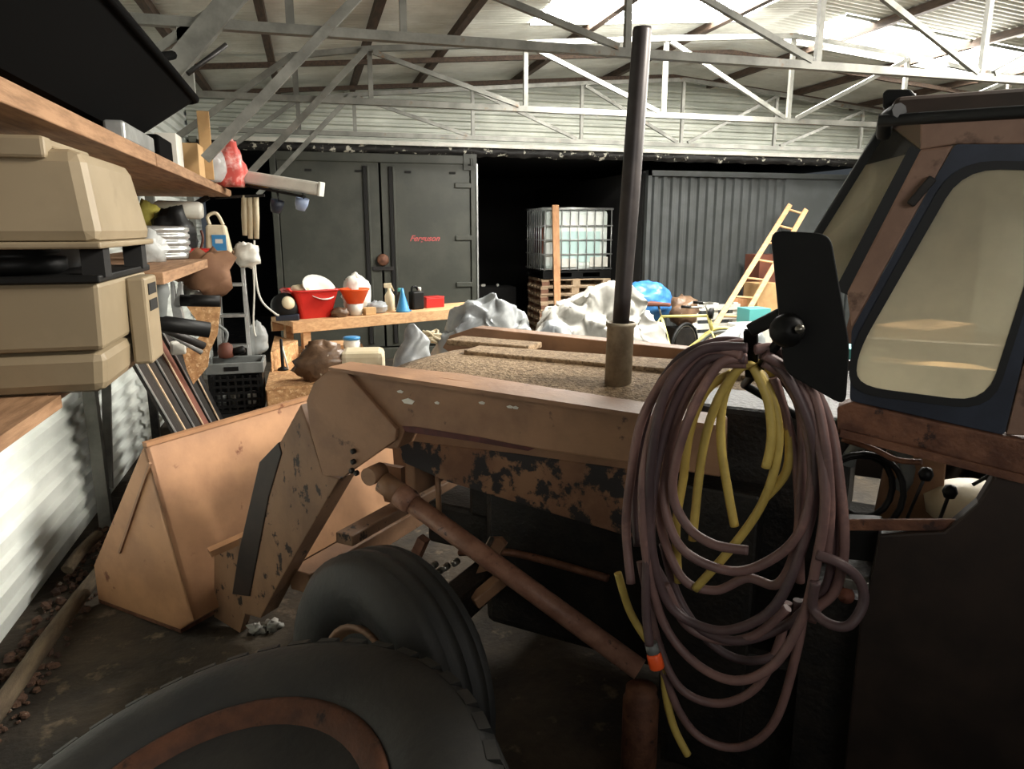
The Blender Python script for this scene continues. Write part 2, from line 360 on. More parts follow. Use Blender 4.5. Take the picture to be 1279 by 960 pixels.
# roof trusses
TOP = [(-1.32, 2.45), (-.05, 3.36), (.64, 3.46), (2.14, 3.60), (3.64, 3.74), (5.14, 3.86), (6.64, 3.74), (8.14, 3.60), (9.64, 3.46), (11.4, 3.2)]
lab = ['steel roof truss nearest the camera, cut by the top of the photo', 'steel roof truss in the middle, brightly lit beside the rooflights', 'steel roof truss hard against the far gable above the containers']
for n, ty in enumerate((4.8, 7.2, 9.6)):
    tr = thing('roof_truss', (XL + .1, ty, 0), lab[n], 'roof truss', None)
    for i in range(len(TOP) - 1):
        MB().bar((TOP[i][0], ty, TOP[i][1]), (TOP[i + 1][0], ty, TOP[i + 1][1]), .05, .05).build('top_chord', M['truss'], tr)
    MB().bar((-.95, ty, 3.0), (11.4, ty, 3.0), .06, .055).build('bottom_chord', M['truss'], tr)
    for i in range(2, 9):
        xx, zz = TOP[i]
        MB().bar((xx, ty + .02, 3.02), (xx, ty + .02, zz - .02), .04, .042).build('vertical_strut', M['truss'], tr)
    for i in range(2, 8):
        a, b = TOP[i], TOP[i + 1]
        if i < 5: p, q = (a[0] + .03, a[1] - .03), (b[0] - .08, 3.03)
        else: p, q = (b[0] - .03, b[1] - .03), (a[0] + .08, 3.03)
        MB().bar((p[0], ty - .02, p[1]), (q[0], ty - .02, q[1]), .036, .042).build('diagonal_brace', M['truss'], tr)
    MB().bar((-.56, ty - .04, 2.25), (.6, ty - .04, 3.44), .045, .055).build('knee_brace', M['truss'], tr)
    MB().bar((-.03, ty + .04, 3.0), (-.03, ty + .04, 3.34), .045, .05).build('vertical_strut', M['truss'], tr)
    MB().bar((-1.33, ty, 0.0), (-1.33, ty, 2.5), .07, .07).build('post', M['truss'], tr)
    if n == 0:
        MB().bar((-1.25, ty - .04, 2.1), (-.2, ty - .04, 3.3), .07, .12).build('knee_brace', M['truss'], tr)
        MB().bar((-.62, ty, 2.62), (-.62, ty, 3.0), .05, .07).build('vertical_strut', M['truss'], tr)
        MB().bar((-1.3, ty + .3, 1.02), (-1.3, ty + .02, .25), .05, .03).build('diagonal_brace', M['truss'], tr)

# ================================================================== CONTAINERS
YC = 10.45
c1 = thing('shipping_container', (.96, YC, 0), 'dark green grey shipping container with closed double doors behind the bench', 'container')
x0, x1, zt = -.44, 2.36, 2.86
MB().box(((x0 + x1) / 2, YC + 2.9, zt / 2), (x1 - x0 - .06, 5.5, zt - .04)).build('shell', M['void'], c1)
for xx in (x0 + .04, x1 - .04): MB().box((xx, YC + .06, zt / 2), (.08, .16, zt)).build('corner_post', M['container'], c1, bev=.008)
MB().box(((x0 + x1) / 2, YC + .06, zt - .06), (x1 - x0 - .16, .14, .12)).build('header', M['container'], c1, bev=.008)
MB().box(((x0 + x1) / 2, YC + .06, .08), (x1 - x0 - .16, .14, .16)).build('sill', M['container'], c1, bev=.008)
xm = 1.0
for a, b in ((x0 + .09, xm - .015), (xm + .015, x1 - .09)):
    d = MB().box(((a + b) / 2, YC + .03, 1.46), (b - a, .06, 2.56)).build('door', M['container'], c1, bev=.006)
    sgn = 1 if a < xm - .5 and a < 0.2 else -1
    ex = (b - .19) if sgn > 0 else (a + .13)
    MB().box((ex, YC - .015, 1.46), (.05, .04, 2.46)).build('locking_bar', M['void'], d, bev=.006)
    MB().box((ex + .045 * 1, YC - .01, 1.46), (.03, .03, 2.46)).build('edge_rib', M['container'], d, bev=.006)
    if sgn < 0:
        for zz in (2.45, 1.72, 1.05, .4):
            MB().box((b - .1, YC - .015, zz), (.24, .035, .07)).build('hinge', M['container'], d, bev=.008)
    for ux in (0.3, .8): MB().box((a + (b - a) * ux, YC - .005, 2.62), (.09, .02, .03)).build('bracket', M['void'], d)
MB().lathe([(.0, -.05), (.07, -.05), (.085, -.02), (.085, 0)], (xm + .0, YC - .03, 1.42), (0, 1, 0), 16).build('lock_box', M['rust'], c1)
MB().box((xm, YC - .02, 1.3), (.3, .04, .05)).build('lock_handle', M['darksteel'], c1)
cc = MB().ring([(x1 - .18, YC - .03, 2.66), (x1 + .01, YC - .03, 2.66), (x1 + .01, YC - .03, 2.88), (x1 - .18, YC - .03, 2.88)],
               [(x1 - .12, YC - .03, 2.72), (x1 - .05, YC - .03, 2.72), (x1 - .05, YC - .03, 2.82), (x1 - .12, YC - .03, 2.82)], (0, .05, 0)).build('corner_casting', M['container'], c1)
MB().box((x1 - .085, YC + .005, 2.77), (.08, .02, .12)).build('casting_hole', M['void'], cc)
MB().box((x1 + .012, YC - .01, 1.4), (.02, .05, 2.7)).build('bright_edge', M['galv'], c1)
# red script on the right door
fc = bpy.data.curves.new('script', 'FONT'); fc.body = 'Ferguson'; fc.size = .115; fc.extrude = .002; fc.shear = .45; fc.offset = .002; fc.space_character = 1.0
fo = bpy.data.objects.new('script_tmp', fc); COL.objects.link(fo); bpy.context.view_layer.update()
me = bpy.data.meshes.new_from_object(fo.evaluated_get(bpy.context.evaluated_depsgraph_get())); bpy.data.objects.remove(fo)
so = bpy.data.objects.new('painted_script', me); COL.objects.link(so); so.parent = c1
p = AT((512, 301), Y=YC - .004); so.location = p - Vector(c1.location); so.rotation_euler = (R(90), 0, 0)
me.materials.clear(); me.materials.append(M['redpaint'])

c2 = thing('shipping_container', (7.3, YC, 0), 'grey corrugated shipping container side on the right behind the ladder', 'container')
a0 = 5.05; a1 = 9.9; zt = 2.72
MB().box(((a0 + a1) / 2, YC + 2.9, zt / 2), (a1 - a0, 5.5, zt)).build('shell', M['void'], c2)
def corr(x): 
    f_ = (x / .155) % 1
    return .04 * (0 if f_ < .35 else (f_ - .35) / .15 if f_ < .5 else 1 if f_ < .85 else (1 - f_) / .15)
vs = []; xx = a0 + .05; n = 0
while xx <= 7.45:
    for f_ in (0, .35, .5, .85):
        q = xx + f_ * .155; vs += [(q, YC + .06 - corr(f_ * .155 + 1e-5), .12), (q, YC + .06 - corr(f_ * .155 + 1e-5), zt - .08)]; n += 1
    xx += .155
MB().add(vs, [(2 * i, 2 * i + 1, 2 * i + 3, 2 * i + 2) for i in range(n - 1)]).build('corrugated_panel', M['container2'], c2)
MB().box((8.1, YC + .04, zt / 2), (1.2, .05, zt - .16)).build('flat_panel', M['container2'], c2)
for q in range(8): MB().box((8.8 + q * .14, YC + .04, zt / 2), (.09, .05, zt - .16)).build('rib', M['container2'], c2)
MB().box(((a0 + a1) / 2, YC + .03, zt - .04), (a1 - a0, .1, .08)).build('top_rail', M['container2'], c2)
MB().box((a0 + .03, YC + .03, zt / 2), (.06, .1, zt)).build('corner_post', M['container2'], c2)

# ragged black strip above the containers
def rag(u, v_):
    x = XL + .1 + u * (XR - XL - .3); n1 = noise.noise(Vector((x * 5, v_ * 3, 1)))
    return Vector((x, YB - .02 - .06 * math.sin(v_ * 3.1) + .03 * n1, 2.985 - v_ * (.13 + .03 * noise.noise(Vector((x * 6, 0, 4))))))
struct(MB().grid(rag, 260, 5).build('trim_1', M['ragged']))
struct(MB().box((5.2, YB - .08, 2.995), (13, .05, .05)).build('trim_2', M['white']))

# ================================================================== IBC TANK ON PALLETS
def pallet(root, mats, sz=(1.2, .8, .144)):
    X, Yd, H_ = sz; m1, m2 = mats
    for i in range(5):
        MB().box((0, -Yd / 2 + .06 + i * (Yd - .12) / 4, H_ - .011), (X, .1, .022)).build('deck_board', m1, root)
    for i in range(3):
        MB().box((-X / 2 + .06 + i * (X - .12) / 2, 0, H_ - .033), (.12, Yd, .02)).build('cross_board', m1, root)
        for j in range(3):
            MB().box((-X / 2 + .07 + i * (X - .14) / 2, -Yd / 2 + .05 + j * (Yd - .1) / 2, .06), (.13, .1, .078)).build('block', m1 if i else m2, root)
        MB().box((0, -Yd / 2 + .05 + i * (Yd - .1) / 2, .011), (X, .1, .022)).build('bottom_board', m1, root)
YT = 11.35
pc = AT((722, 338), Y=YT); tx = pc.x; tz = pc.z
zp = 1.14
rzT = R(-3)
names = ['bottom', 'second from bottom', 'third from bottom', 'fourth from bottom', 'fifth from bottom', 'sixth from bottom', 'seventh from bottom']
npal = 8; hh = (tz - .13) / npal
pr = thing('wooden_pallet', (0, 0, 0), 'wooden pallet at the bottom of the stack under the caged white tank', 'pallet', 'pallets stacked under the tank')
pallet(pr, (M['palletwood'], M['palletside']), (1.2, .9, hh - .002)); pr.rotation_euler = (0, 0, rzT); pr.location = (tx, YT + .45, 0)
for i in range(1, npal):
    nm = names[i] if i < 7 else 'topmost, right under the black base'
    copy_tree(pr, (tx + random.uniform(-.02, .02), YT + .45 + random.uniform(-.02, .02), hh * i), rzT + random.uniform(-.01, .01),
              ('wooden pallet ' + (nm if i == 7 else nm) + ' of the stack under the caged tank') if i < 7 else 'topmost wooden pallet of the stack, right under the tank', 'pallets stacked under the tank')
ib = thing('water_tank', (tx, YT + .5, hh * npal), 'white caged plastic water tank standing on a stack of pallets in the dark bay', 'tank')
zb = hh * npal
for i in range(3):
    for j in range(2): MB().box((tx - .5 + i * .5, YT + .08 + j * .84, zb + .06), (.2, .14, .08)).build('foot', M['black'], ib)
MB().box((tx, YT + .5, zb + .115), (1.2, 1.0, .03)).build('base_plate', M['black'], ib)
MB().box((tx, YT + .5, zb + .015), (1.2, 1.0, .025)).build('skid', M['black'], ib)
tk = MB().box((tx, YT + .5, zb + .63), (1.10, .92, .97)).build('tank_body', M['tank'], ib, bev=.07)
MB().box((tx, YT + .032, zb + .52), (.8, .014, .5)).build('liquid_tint', M['tealwater'], tk, bev=.003)
MB().box((tx + .38, YT + .03, zb + .27), (.32, .02, .16)).build('label_plate', M['white'], tk)
MB().box((tx - .22, YT + .03, zb + .26), (.4, .02, .14)).build('label_plate', M['white'], tk)
MB().box((tx - .565, YT + .4, zb + .62), (.02, .5, .42)).build('side_plate', M['rebrown'], tk)
MB().lathe([(.13, 0), (.13, .06), (.1, .07)], (tx, YT + .5, zb + 1.11), (0, 0, 1), 16).build('cap', M['black'], tk)
xa, xb, ya, yb_ = tx - .6, tx + .6, YT, YT + 1.0
for zz in (.16, .40, .63, .86, 1.13):
    MB().tube([(xa, ya, zb + zz), (xb, ya, zb + zz), (xb, yb_, zb + zz), (xa, yb_, zb + zz)], .012 if zz < 1.1 else .02, 6, True).build('cage_ring', M['galv'], ib)
for k in range(9):
    q = xa + .02 + k * (xb - xa - .04) / 8
    MB().tube([(q, ya - .005, zb + .14), (q, ya - .005, zb + 1.14)], .010, 6).build('cage_bar', M['galv'], ib)
for k in range(1, 8):
    q = ya + k / 8
    MB().tube([(xa - .005, q, zb + .14), (xa - .005, q, zb + 1.14)], .010, 6).build('cage_bar', M['galv'], ib)
pa = AT((694, 256), Y=YT - .12); pb = AT((700, 405), Y=YT - .5)
whole(MB().bar(pa, Vector((pb.x, YT - .42, .02)), .11, .045, (0, 1, 0)), 'timber_plank', M['orangewood'], 'orange brown timber plank leaning upright against the caged tank', 'plank', bev=.003)
for i, p in enumerate(((604, 351), (622, 352))):
    q = AT(p, Y=13.2); q.z = AT((613, 355), Y=13.25).z - .038 + .025; whole(MB().rbox((q.x, q.y, q.z), (.09, .05, .05), .4 + i), 'scrap_bottle', M['white'], ['small white scrap low in the dark bay beside the container edge', 'small white scrap low in the dark bay nearer the pallets'][i], 'scrap', bev=.015)
q = AT((613, 355), Y=13.25)
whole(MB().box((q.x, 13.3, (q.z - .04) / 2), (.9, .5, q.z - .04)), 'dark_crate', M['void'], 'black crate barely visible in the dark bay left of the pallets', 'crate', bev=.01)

# ================================================================== TRACTOR LOADER
tr = thing('tractor_loader', TW(1.0, -2.77, 0), 'old orange brown tractor with front loader, bucket and cab parked across the hall', 'tractor')
def on(v, pts): return [AT(p, V=v) for p in pts]
def plate(name, v, pts, th, m, parent=tr, bev=.004):
    return MB().prism(on(v, pts), TV * -th).build(name, m, parent, bev=bev)
VN, VF, VC = -2.10, -3.34, -2.77
# near loader arm
plate('loader_arm', VN, [(404, 470), (430, 459), (560, 473), (800, 512), (900, 529), (900, 596), (798, 580), (507, 536), (497, 560), (430, 560)], .11, M['ochre'], bev=.006)
MB().bar(AT((425, 457), V=VN + .01), AT((900, 527), V=VN + .01), .014, .13, TV).build('arm_top_edge', M['ochre'], tr)
la = [o for o in tr.children if o.name.startswith('loader_arm')][0]
plate('primer_strip', VN + .003, [(503, 532), (520, 533), (600, 546), (668, 560), (660, 563), (590, 551), (507, 539)], .004, M['maroon'], la, 0)
for (x_, y_, w__, h_) in ((510, 501, 8, 4), (546, 503, 3, 2), (500, 489, 4, 2), (602, 503, 4, 2), (637, 508, 4, 2), (644, 509, 4, 2)):
    plate('paint_chip', VN + .003, [(x_ - w__, y_ - h_ * .4), (x_, y_ - h_), (x_ + w__, y_), (x_ + w__ * .6, y_ + h_), (x_ - w__ * .6, y_ + h_ * .6)], .004, M['white'], la, 0)
ek = plate('elbow_plate', VN + .022, [(383, 500), (392, 478), (409, 464), (428, 459), (496, 536), (494, 550), (430, 595), (404, 594), (388, 540)], .02, M['ochre'], bev=.004)
for px, py in ((443, 563), (443, 576), (441, 587), (447, 590)):
    MB().lathe([(.011, 0), (.011, .012), (.006, .016)], AT((px, py), V=VN + .022), TV, 8).build('bolt', M['engine'], ek)
plate('dipper_arm', VN - .005, [(376, 505), (388, 540), (404, 592), (424, 598), (350, 726), (326, 772), (304, 766), (300, 724), (346, 560)], .11, M['ochre_spot'])
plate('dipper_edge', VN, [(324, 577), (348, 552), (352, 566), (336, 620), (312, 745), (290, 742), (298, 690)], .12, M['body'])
# far arm, the mirror of the near one
FA = plate('loader_arm', VF, [(553, 434), (562, 419), (592, 409), (860, 436), (900, 441), (900, 486), (860, 480), (575, 449)], .10, M['ochre'])
MB().prism([TW(1.93, VF, 1.25), TW(2.1, VF, 1.1), TW(2.45, VF, .35), TW(2.35, VF, .2), TW(2.2, VF, .3), TW(1.8, VF, .95)], TV * -.1).build('dipper_arm', M['ochre_spot'], tr, bev=.004)
MB().bar(TW(2.22, -2.2, .30), TW(2.22, -3.4, .30), .12, .10).build('cross_beam', M['ochre'], tr, bev=.006)
MB().bar(TW(1.95, -2.2, .56), TW(1.95, -3.4, .56), .09, .05).build('link_beam', M['ochre_spot'], tr, bev=.006)
MB().prism([TW(1.98, -2.75, .9), TW(2.1, -2.75, .85), TW(2.08, -2.75, .5), TW(1.96, -2.75, .5)], TV * -.03).build('link_bracket', M['ochre'], tr)
MB().prism([TW(1.9, -2.55, .78), TW(2.02, -2.55, .78), TW(2.02, -2.55, .71), TW(1.98, -2.55, .71), TW(1.98, -2.55, .66), TW(2.02, -2.55, .66), TW(2.0, -2.55, .60), TW(1.9, -2.55, .6)], TV * -.03).build('hook_plate', M['ochre'], tr)
# near lift cylinder
ca, cb = AT((474, 598), V=VN + .045), AT((800, 836), V=VN + .045)
dd = (cb - ca).normalized()
cy = MB().tube([ca + dd * .14, cb], .036, 16).build('lift_cylinder', M['cyl'], tr)
MB().tube([ca + dd * .02, ca + dd * .10], .042, 16).build('cylinder_collar', M['ochre'], cy)
MB().tube([ca + dd * .10, ca + dd * .125, ca + dd * .15, ca + dd * .17], [.044, .046, .046, .040], 16).build('cylinder_gland', M['cyl'], cy)
MB().tube([ca - dd * .03 - TV * .05, ca - dd * .03 + TV * .03], .035, 14).build('pivot_pin', M['ochre'], cy)
# side rail with peeling paint, nose panel, bonnet
plate('side_rail', -2.30, [(498, 549), (640, 566), (900, 602), (900, 706), (756, 661), (560, 602), (503, 577)], .04, M['patch'])
MB().box(TW(1.72, -2.52, .95), (.05, .30, .42), (TU, TV, Vector((0, 0, 1)))).build('nose_panel', M['ochre'], tr, bev=.008)
MB().box(TW(1.72, -3.0, .95), (.05, .30, .42), (TU, TV, Vector((0, 0, 1)))).build('nose_panel', M['ochre'], tr, bev=.008)
def hood(u0, u1, hw, zc, drop):
    def fn(a, b):
        q = b * 2 - 1; return TW(u0 + (u1 - u0) * a, VC + q * hw, zc - drop * abs(q) ** 2.4 - (.05 * max(0, (a - .82) / .18) ** 2 if u1 > 1.6 else 0))
    return fn
hb = MB().grid(hood(.35, 1.92, .46, 1.295, .07), 14, 18).build('bonnet', M['dusthood'], tr, solid=-.01)
for q in (-1, 1): MB().box(TW(1.1, VC + q * .455, 1.06), (1.5, .02, .20), (TU, TV, Vector((0, 0, 1)))).build('bonnet_side', M['ochre'], tr)
def pl_(u, vv): return TW(u, vv, 1.292)
MB().prism([pl_(.4, -2.70), pl_(1.62, -2.70), pl_(1.66, -2.72), pl_(1.66, -2.86), pl_(.4, -2.95)], (0, 0, .03)).build('bonnet_ridge', M['dusthood'], tr, bev=.006)
MB().prism([pl_(1.45, -2.95), pl_(1.9, -2.95), pl_(1.9, -3.1), pl_(1.45, -3.1)], (0, 0, .028)).build('bonnet_flap', M['dusthood'], tr, bev=.006)
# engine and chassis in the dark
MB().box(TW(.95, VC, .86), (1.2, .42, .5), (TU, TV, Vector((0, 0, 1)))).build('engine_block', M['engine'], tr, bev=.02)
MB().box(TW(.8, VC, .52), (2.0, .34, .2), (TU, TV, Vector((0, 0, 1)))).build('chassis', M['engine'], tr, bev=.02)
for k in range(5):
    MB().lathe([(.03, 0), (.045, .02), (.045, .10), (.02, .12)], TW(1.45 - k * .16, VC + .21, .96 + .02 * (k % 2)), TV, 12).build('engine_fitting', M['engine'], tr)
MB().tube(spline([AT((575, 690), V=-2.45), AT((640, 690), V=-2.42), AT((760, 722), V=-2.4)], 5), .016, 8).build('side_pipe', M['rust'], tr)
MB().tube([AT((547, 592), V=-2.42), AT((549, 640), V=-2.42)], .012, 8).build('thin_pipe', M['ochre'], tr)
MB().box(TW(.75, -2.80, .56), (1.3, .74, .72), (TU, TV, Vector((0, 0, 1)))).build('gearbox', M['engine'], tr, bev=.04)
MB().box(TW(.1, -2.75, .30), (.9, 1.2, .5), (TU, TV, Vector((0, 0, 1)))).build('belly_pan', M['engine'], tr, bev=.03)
# exhaust
p0, p1, p2 = TW(.868, -2.52, 1.16), AT((776, 402), V=-2.52), AT((803, 34), V=-2.52)
MB().lathe([(.050, 0), (.050, (p1 - p0).length - .02), (.055, (p1 - p0).length - .012), (.055, (p1 - p0).length), (.047, (p1 - p0).length), (.045, (p1 - p0).length - .04), (.0, (p1 - p0).length - .05)], p0, (p1 - p0), 22).build('exhaust_box', M['pot'], tr)
MB().lathe([(.0, -.05), (.030, -.05), (.031, .1), (.034, .4), (.032, (p2 - p1).length - .01), (.030, (p2 - p1).length)], p1, p2 - p1, 18).build('exhaust_pipe', M['pipe'], tr)
# front axle, wheels
MB().box(TW(1.38, VC, .42), (.12, 1.5, .12), (TU, TV, Vector((0, 0, 1)))).build('front_axle', M['engine'], tr, bev=.01)
def tyre_profile(Rr, rr, wd):
    h = wd / 2
    return [(rr, -h * .62), (rr + .02, -h * .86), ((Rr + rr) / 2, -h), (Rr - .07, -h * .94), (Rr - .03, -h * .80), (Rr, -h * .58), (Rr - .016, -h * .5), (Rr - .016, -h * .42), (Rr + .004, -h * .36), (Rr + .005, -h * .1), (Rr - .016, -h * .05), (Rr - .016, h * .05), (Rr + .005, h * .1), (Rr + .004, h * .36), (Rr - .016, h * .42), (Rr - .016, h * .5), (Rr, h * .58), (Rr - .03, h * .80), (Rr - .07, h * .94), ((Rr + rr) / 2, h), (rr + .02, h * .86), (rr, h * .62)]
def front_wheel(c, ax, parent):
    t_ = MB().lathe(tyre_profile(.43, .215, .25), c, ax, 48).build('front_tyre', M['rubber'], parent)
    rm = MB().lathe([(.206, -.07), (.19, -.05), (.19, .02), (.206, .075), (.215, .10), (.20, .105), (.19, .085), (.175, .075), (.10, .05), (.06, .06), (.05, .09), (.0, .095)], c, ax, 32).build('wheel_rim', M['ochre'], parent)
    for k in range(6):
        a = V3(ax).normalized(); b = a.cross(Vector((0, 0, 1))).normalized(); e = a.cross(b); q = k * math.pi / 3
        MB().lathe([(.013, 0), (.013, .014), (.0, .016)], V3(c) + a * .055 + (b * math.cos(q) + e * math.sin(q)) * .12, a, 6).build('wheel_nut', M['rust'], rm)
hd = R(238); ax = Vector((math.sin(hd), math.cos(hd), 0.10)).normalized()
front_wheel(AT((482, 850), D=2.36), ax, tr)
front_wheel(TW(1.36, -3.62, .40), -ax, tr)
# steering links
MB().tube([AT((615, 672), V=-2.3), AT((600, 700), V=-2.2)], .012, 8).build('steering_joint', M['steel'], tr)
MB().prism([AT(q, V=-2.3) for q in ((612, 672), (625, 672), (632, 680), (612, 712), (595, 716))], TV * -.02).build('steering_arm', M['ochre'], tr)
MB().bar(AT((640, 712), V=-2.35), AT((592, 752), V=-2.2), .05, .05).build('steering_rod', M['ochre'], tr, bev=.006)
for p in ((560, 706), (551, 712), (572, 700), (545, 704)):
    MB().lathe([(.014, 0), (.014, .03), (.008, .034)], AT(p, V=-2.25), TV, 8).build('axle_bolt', M['steel'], tr)
MB().bar(AT((530, 672), V=-2.3), AT((512, 712), V=-2.3), .04, .04).build('axle_link', M['rust'], tr)

# bucket
bkt = MB()
top_n, bot_n = AT((181, 555), V=-1.98), AT((243, 775), V=-1.98)
wv = -1.72
def bk(p, s): return p + TV * (-s)
bp = MB().prism([top_n, bot_n, bk(bot_n, 1.75), bk(top_n, 1.75)], TU * .015).build('bucket_back', M['bucket'], tr)
tip = AT((118, 706), V=-1.98); tip.z = max(.03, tip.z)
low = Vector(bot_n); low.z = .03
sp = MB().prism([top_n, bot_n, low + TU * .1, Vector((tip.x, tip.y, .03)), tip], TV * -.02).build('bucket_side', M['bucket'], tr)
MB().bar(AT((188, 578), V=-1.975), AT((150, 690), V=-1.975), .012, .012, TV).build('side_rib', M['ochre'], sp)
MB().prism([bk(top_n, 1.73), bk(bot_n, 1.73), bk(low + TU * .1, 1.73), bk(Vector((tip.x, tip.y, .03)), 1.73), bk(tip, 1.73)], TV * -.02).build('bucket_side', M['bucket'], tr)
fl = [low + TU * .1, Vector((tip.x, tip.y, .03))]
MB().prism([fl[0], fl[1], bk(fl[1], 1.75), bk(fl[0], 1.75)], (0, 0, -.02)).build('bucket_floor', M['rust'], tr)
MB().prism([bot_n, low + TU * .1, bk(low + TU * .1, 1.75), bk(bot_n, 1.75)], TU * .015).build('bucket_heel', M['bucket'], tr)
MB().bar(top_n, bk(top_n, 1.75), .03, .02).build('bucket_lip', M['bucket'], tr)
MB().bar(AT((262, 690), V=-2.02), AT((318, 665), V=-2.2), .05, .03).build('bucket_bracket', M['bucket'], tr)
MB().prism([AT(q, V=-2.12) for q in ((268, 690), (300, 672), (316, 735), (300, 790), (268, 770))], TV * -.04).build('bucket_ear', M['ochre_spot'], tr)

# cab
VD = -2.0
fo_ = [(1193, 180), (1345, 180), (1300, 340), (1279, 436), (1255, 543), (1170, 525), (1062, 500), (1064, 412), (1128, 296)]
gi = [(1200, 226), (1330, 214), (1290, 290), (1258, 400), (1238, 478), (1184, 505), (1068, 478), (1067, 440), (1136, 306)]
def rounded(pts, rad, n=5):
    out = []; m = len(pts)
    for i in range(m):
        p, a, b = pts[i], pts[i - 1], pts[(i + 1) % m]
        da, db = (a - p), (b - p); r1 = min(rad, da.length * .45); r2 = min(rad, db.length * .45)
        s_, e_ = p + da.normalized() * r1, p + db.normalized() * r2
        for k in range(n + 1):
            q = k / n; out.append(s_ * (1 - q) ** 2 + p * (2 * q * (1 - q)) + e_ * q * q)
    return out
door_out = on(VD, [(1193, 180), (1345, 180), (1255, 543), (1062, 500), (1064, 412)])
win = on(VD, [(1200, 207), (1330, 209), (1236, 508), (1066, 486), (1068, 438)])
od = rounded(door_out, .01); wi = rounded(win, .075)
dr = MB().ring(od, wi, TV * -.035).build('cab_door', M['cabblue'], tr)
wi2 = rounded(on(VD + .004, [(1193, 200), (1340, 202), (1240, 514), (1060, 491), (1062, 436)]), .08)
ins = rounded(on(VD + .004, [(1203, 211), (1326, 213), (1233, 503), (1069, 482), (1072, 439)]), .072)
MB().ring(wi2, ins, TV * -.012).build('window_seal', M['seal'], dr)
MB().prism(rounded(win, .07), TV * -.004).build('window_pane', M['glass'], dr)
MB().bar(AT((1137, 256), V=VD + .01), AT((1166, 222), V=VD + .01), .02, .035, TV).build('door_hinge', M['darksteel'], dr, bev=.004)
plate('front_pillar', VD, [(1150, 186), (1192, 181), (1064, 410), (1058, 365)], .05, M['cabbody'], bev=.006)
plate('roof_side', VD, [(1150, 147), (1400, 139), (1400, 179), (1192, 180), (1150, 187)], .03, M['cabbody'], bev=.004)
plate('rear_post', VD, [(1346, 180), (1400, 180), (1320, 545), (1257, 543)], .04, M['cabbody'], bev=.004)
# wrap-round windscreen: quarter pane between the near pillar and a forward pillar
a1, a2 = AT((1150, 188), V=VD - .02), AT((1056, 366), V=VD - .02)
b1, b2 = AT((1109, 156), V=-2.22), AT((1008, 318), V=-2.22)
MB().bar(a1, a2, .05, .035, TV).build('screen_seal', M['seal'], tr)
MB().bar(b1, b2, .03, .03, TV).build('screen_seal', M['seal'], tr, bev=.006)
MB().bar(b1 + TU * .016, b2 + TU * .016, .006, .012, TV).build('bright_trim', M['galv'], tr)
def mixp(p, q, k): return p * (1 - k) + q * k
sh1, sh2, sh3, sh4 = mixp(a1, a2, .5), mixp(b1, b2, .52), b1, a1
MB().prism([sh3, sh4, mixp(a1, a2, .12), mixp(b1, b2, .3)], TV * -.012).build('screen_frame', M['seal'], tr)
MB().prism([b1, a1, a2, b2], TV * -.004 + TU * -.004).build('quarter_pane', M['glass'], tr)
fb1, fb2 = Vector(b1) - TV * 1.1, Vector(b2) - TV * 1.1
MB().prism([b1, fb1, fb2, b2], TU * .005).build('windscreen', M['glass'], tr)
MB().bar(fb1, fb2, .04, .04, TV).build('screen_pillar', M['seal'], tr)
# roof
rz0 = 2.07
def rp(u, v, z): return TW(u, v, z)
MB().hexa([rp(.05, -1.99, 2.10), rp(-1.25, -1.99, 2.10), rp(-1.25, -3.54, 2.10), rp(.05, -3.54, 2.10), rp(.03, -2.02, 2.155), rp(-1.23, -2.02, 2.155), rp(-1.23, -3.50, 2.155), rp(.03, -3.50, 2.155)]).build('cab_roof', M['body'], tr, bev=.012)
MB().tube([rp(.062, -2.0, 2.10), rp(-1.25, -1.985, 2.10)], .014, 8).build('roof_gutter', M['seal'], tr)
MB().tube(spline([AT((1104, 168), V=-2.1), AT((1108, 148), V=-2.04), AT((1124, 138), V=-1.99)], 5), .018, 8).build('roof_corner', M['seal'], tr)
wl_ = MB().prism(on(-2.06, [(1103, 116), (1108, 111), (1138, 111), (1147, 121), (1146, 138), (1112, 141), (1103, 134)]), TV * -.09).build('work_light', M['black'], tr, bev=.008)
MB().tube([TW(.0, -2.1, 2.14), TW(.0, -2.1, 2.17)], .012, 8).build('light_stalk', M['black'], wl_)
# far side of the cab
for (u0, u1) in ((.06, -.02), (-1.2, -1.26)):
    MB().prism([TW(u0 + .1, -3.5, 1.35), TW(u1 + .1, -3.5, 1.35), TW(u1, -3.5, 2.1), TW(u0, -3.5, 2.1)], TV * -.05).build('far_pillar', M['cabbody'], tr)
MB().prism([TW(.1, -3.5, 1.38), TW(-1.2, -3.5, 1.38), TW(-1.2, -3.5, 1.30), TW(.1, -3.5, 1.30)], TV * -.05).build('far_sill', M['cabbody'], tr)
MB().box(TW(-.5, -3.48, 1.02), (1.3, .03, .52), (TU, TV, Vector((0, 0, 1)))).build('far_panel', M['body'], tr)
# sill under the door and lower body
plate('door_sill', VD + .01, [(1046, 508), (1062, 502), (1170, 527), (1255, 545), (1320, 556), (1320, 606), (1240, 588), (1150, 560), (1046, 541)], .06, M['rust'], bev=.006)
MB().bar(AT((1050, 540), V=VD + .03), AT((1280, 598), V=VD + .03), .02, .014, TV).build('sill_rail', M['rust'], tr)
plate('side_panel', VD + .02, [(1098, 668), (1180, 664), (1222, 628), (1244, 592), (1330, 606), (1330, 1100), (1040, 1100), (1076, 760), (1090, 712)], .05, M['body'], bev=.006)
MB().bar(AT((1046, 655), V=VD), AT((1196, 655), V=VD), .03, .012, TV).build('step_edge', M['rust'], tr, bev=.003)
plate('battery_box', VD - .02, [(1050, 660), (1102, 663), (1096, 702), (1048, 698)], .12, M['black'])
MB().box(TW(-.15, -2.45, .50), (.55, .8, .7), (TU, TV, Vector((0, 0, 1)))).build('cab_floor', M['engine'], tr)
